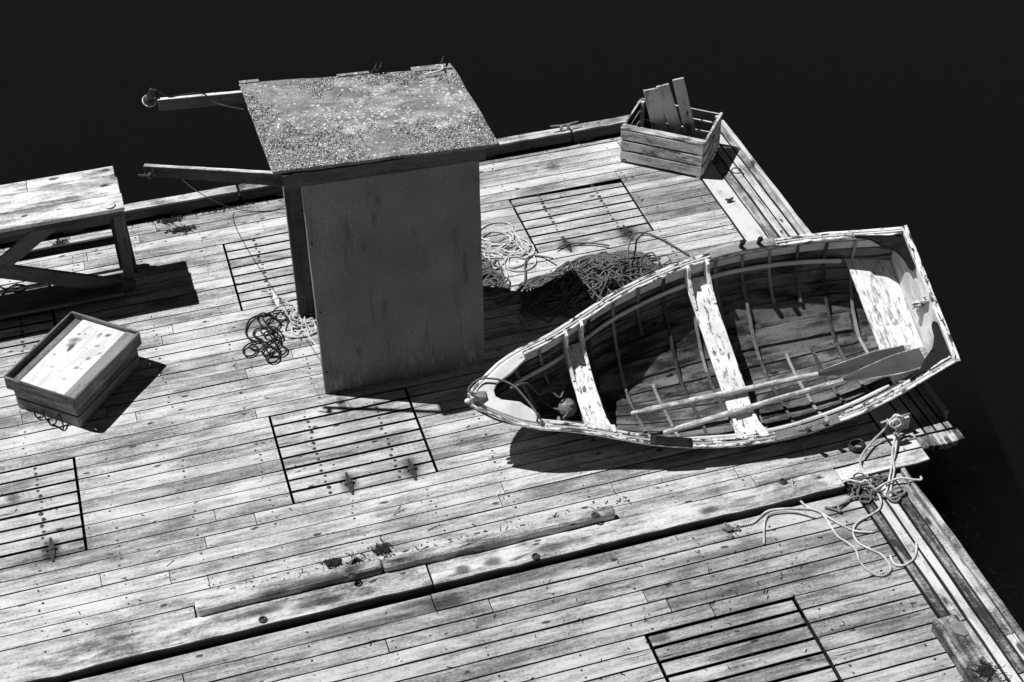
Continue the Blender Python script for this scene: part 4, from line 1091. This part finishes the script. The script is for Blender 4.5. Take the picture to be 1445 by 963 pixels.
# dark rope wrapped knob behind the crate
g = MB(); c = Vector((5.40, 13.16, .15))
g.lathe(c-Vector((0, 0, .0)), (0, 0, 1), [(.03, 0), (.03, .12), (.05, .13), (.048, .17), (.01, .18)], 12)
for k_ in range(5): g.tube([(c.x+(.042+.004*k_)*math.cos(a), c.y+.042*math.sin(a), c.z+.02+.02*k_+.01*math.sin(a)) for a in np.linspace(0, 6.283, 17)], .010, 6)
single(g, 'bollard', M['rope_black'], c, 'dark rope wrapped bollard behind the slatted crate', 'bollard')
# pale ring on deck
c = pix(1030, 321, .004); g = MB(); g.tube([(c.x+.034*math.cos(a), c.y+.034*math.sin(a), .006) for a in np.linspace(0, 6.283, 25)], .005, 6)
g.lathe((c.x, c.y, -.002), (0, 0, 1), [(.032, 0), (.032, .004), (.001, .0045)], 20)
single(g, 'deck_plate', M['pale'], (c.x, c.y, 0), 'small round pale plate set in the deck near the rowboat', 'deck plate')
for (x, y, lab) in ((1039, 241, 'thin dark hoop standing on the border boards in the shade of the crate'), ):
    c = pix(x, y, .01); g = MB(); g.tube([(c.x+.05*math.cos(a), c.y+.05*math.sin(a), .012) for a in np.linspace(0, 6.283, 21)], .004, 6); single(g, 'wire_hoop', M['iron'], (c.x, c.y, 0), lab, 'hoop')

# ------------------------------------------------------------------ debris
def clump(px_, py_, wx, wy, n, lab, z0=0., r=(.005, .015), strands=14, seed=1, name='seaweed', kind=None):
    rg = random.Random(seed); g = MB(); c = pix(px_, py_, z0)
    for _ in range(n):
        p = c+Vector((rg.gauss(0, wx*.45), rg.gauss(0, wy*.45), rg.uniform(0, .02))); g.blob(p, rg.uniform(*r), flat=.5)
    for _ in range(strands):
        p = c+Vector((rg.gauss(0, wx*.5), rg.gauss(0, wy*.5), .008)); a = rg.uniform(0, 6.28); l = [p]
        for k_ in range(4): a += rg.uniform(-.9, .9); p = p+Vector((math.cos(a), math.sin(a), 0))*rg.uniform(.015, .035); l.append(p+Vector((0, 0, rg.uniform(-.004, .01))))
        g.tube(smooth(l, 3), rg.uniform(.0015, .004), 4)
    return single(g, name, M['weed'], c, lab, name, kind=kind)
clump(240, 312, .13, .05, 160, 'small clump of dark dried seaweed in front of the far rail', seed=2, kind='stuff')
clump(315, 291, .30, .055, 420, 'long strip of dark seaweed along the far rail left of the booth', seed=3, strands=70, kind='stuff')
clump(256, 325, .15, .035, 200, 'dark seaweed clump on open deck below the rail strip', seed=4, r=(.006, .015))
clump(85, 345, .07, .05, 60, 'thin seaweed tangle on the deck behind the table', seed=5, strands=25)
clump(125, 322, .22, .05, 50, 'scattered dry weed stalks behind the table', seed=6, strands=40)
clump(470, 795, .06, .035, 220, 'dark cone shaped clump beside the kerb timber', seed=7, strands=6)
clump(540, 776, .06, .05, 200, 'ragged dark weed clump by the kerb timber joint', seed=8, strands=10)
clump(500, 792, .04, .015, 40, 'little dark weed patch between two larger clumps by the kerb timber', seed=9)
clump(1212, 690, .10, .08, 160, 'dark weed caught in the rope between the floats', z0=-.02, seed=10)
clump(1392, 948, .07, .07, 160, 'dark weed on the kerb timber at the bottom right corner', z0=.1, seed=11)
clump(215, 148+160, .03, .02, 25, 'tiny weed tuft near the table corner', seed=12)
g = MB(); a = pix(491, 800, .01); c = pix(500, 783, .05); g.sweep([a, (a+c)/2+Vector((.01, 0, .01)), c], (1, .3, 0), (0, -.3, 1), [.01, .03, .008], .008)
single(g, 'driftwood', M['bare'], a, 'pale curled bark chip beside the kerb timber', 'wood chip')
g = MB(); a = pix(556, 727, .008); c = pix(566, 712, .05); g.bar(a, c, (1, .3, 0), (0, -.3, 1), .012, .008); g.bar(pix(563, 722, .01), pix(567, 709, .07), (1, 0, 0), (0, 0, 1), .006, .006)
single(g, 'driftwood', M['bare'], a, 'split twig lying below the middle hatch', 'wood chip')
g = MB()
for _ in range(420):
    if rnd.random() < .35: x, y = rnd.uniform(.2, 3.4), 8.03+abs(rnd.gauss(0, .05))
    elif rnd.random() < .5: x, y = rnd.uniform(-1.6, 5.5), rnd.uniform(8.0, 13.0)
    else: x, y = rnd.uniform(0, 5), rnd.uniform(6.2, 7.6)
    z = ZL if y < 7.64 else 0
    a = rnd.uniform(0, 3.14); L_ = rnd.uniform(.004, .022); v = Vector((math.cos(a), math.sin(a), 0))*L_
    g.bar(Vector((x, y, z+.005))-v, Vector((x, y, z+.005))+v, v.cross(Vector((0, 0, 1))), (0, 0, 1), rnd.uniform(.003, .008), .004)
single(g, 'wood_chips', M['weed'], (1.5, 9, 0), 'small dark chips and crumbs scattered over the planks', 'debris', kind='stuff')
g = MB()
for (x, y, a) in ((1130, 752, 1.2), (1095, 775, .2), (1140, 776, 1.0), (610, 745, .3), (240, 795, .6), (815, 870, -.4), (700, 700, .5)):
    c = pix(x, y, -.02 if y > 745 and x > 760 else .006); v = Vector((math.cos(a), math.sin(a), 0))*.04; g.bar(c-v, c+v, v.cross(Vector((0, 0, 1))), (0, 0, 1), .006, .005)
single(g, 'splinters', M['bare'], (3, 7.5, 0), 'thin pale splinters lying about the planks', 'debris', kind='stuff')
# weed under water along the float edges
g = MB(); rg = random.Random(5)
for _ in range(900):
    if rg.random() < .5: x, y = 5.66+abs(rg.gauss(0, .22)), rg.uniform(5.4, 7.6)
    else: x, y = 6.30+abs(rg.gauss(0, .12)), rg.uniform(7.9, 13.4)
    z = -.46-rg.uniform(0, .25); a = rg.uniform(0, 6.28); p = Vector((x, y, z)); l = [p]
    for k_ in range(4): a += rg.uniform(-.8, .8); p = p+Vector((math.cos(a), math.sin(a), rg.uniform(-.2, .2)))*rg.uniform(.01, .035); l.append(p)
    g.tube(l, rg.uniform(.0008, .003), 4)
single(g, 'kelp', plain('kelp', .035, .8, .5, 10, .2), (6, 8, -.5), 'fine weed growing under water along the float edges', 'seaweed', kind='stuff')
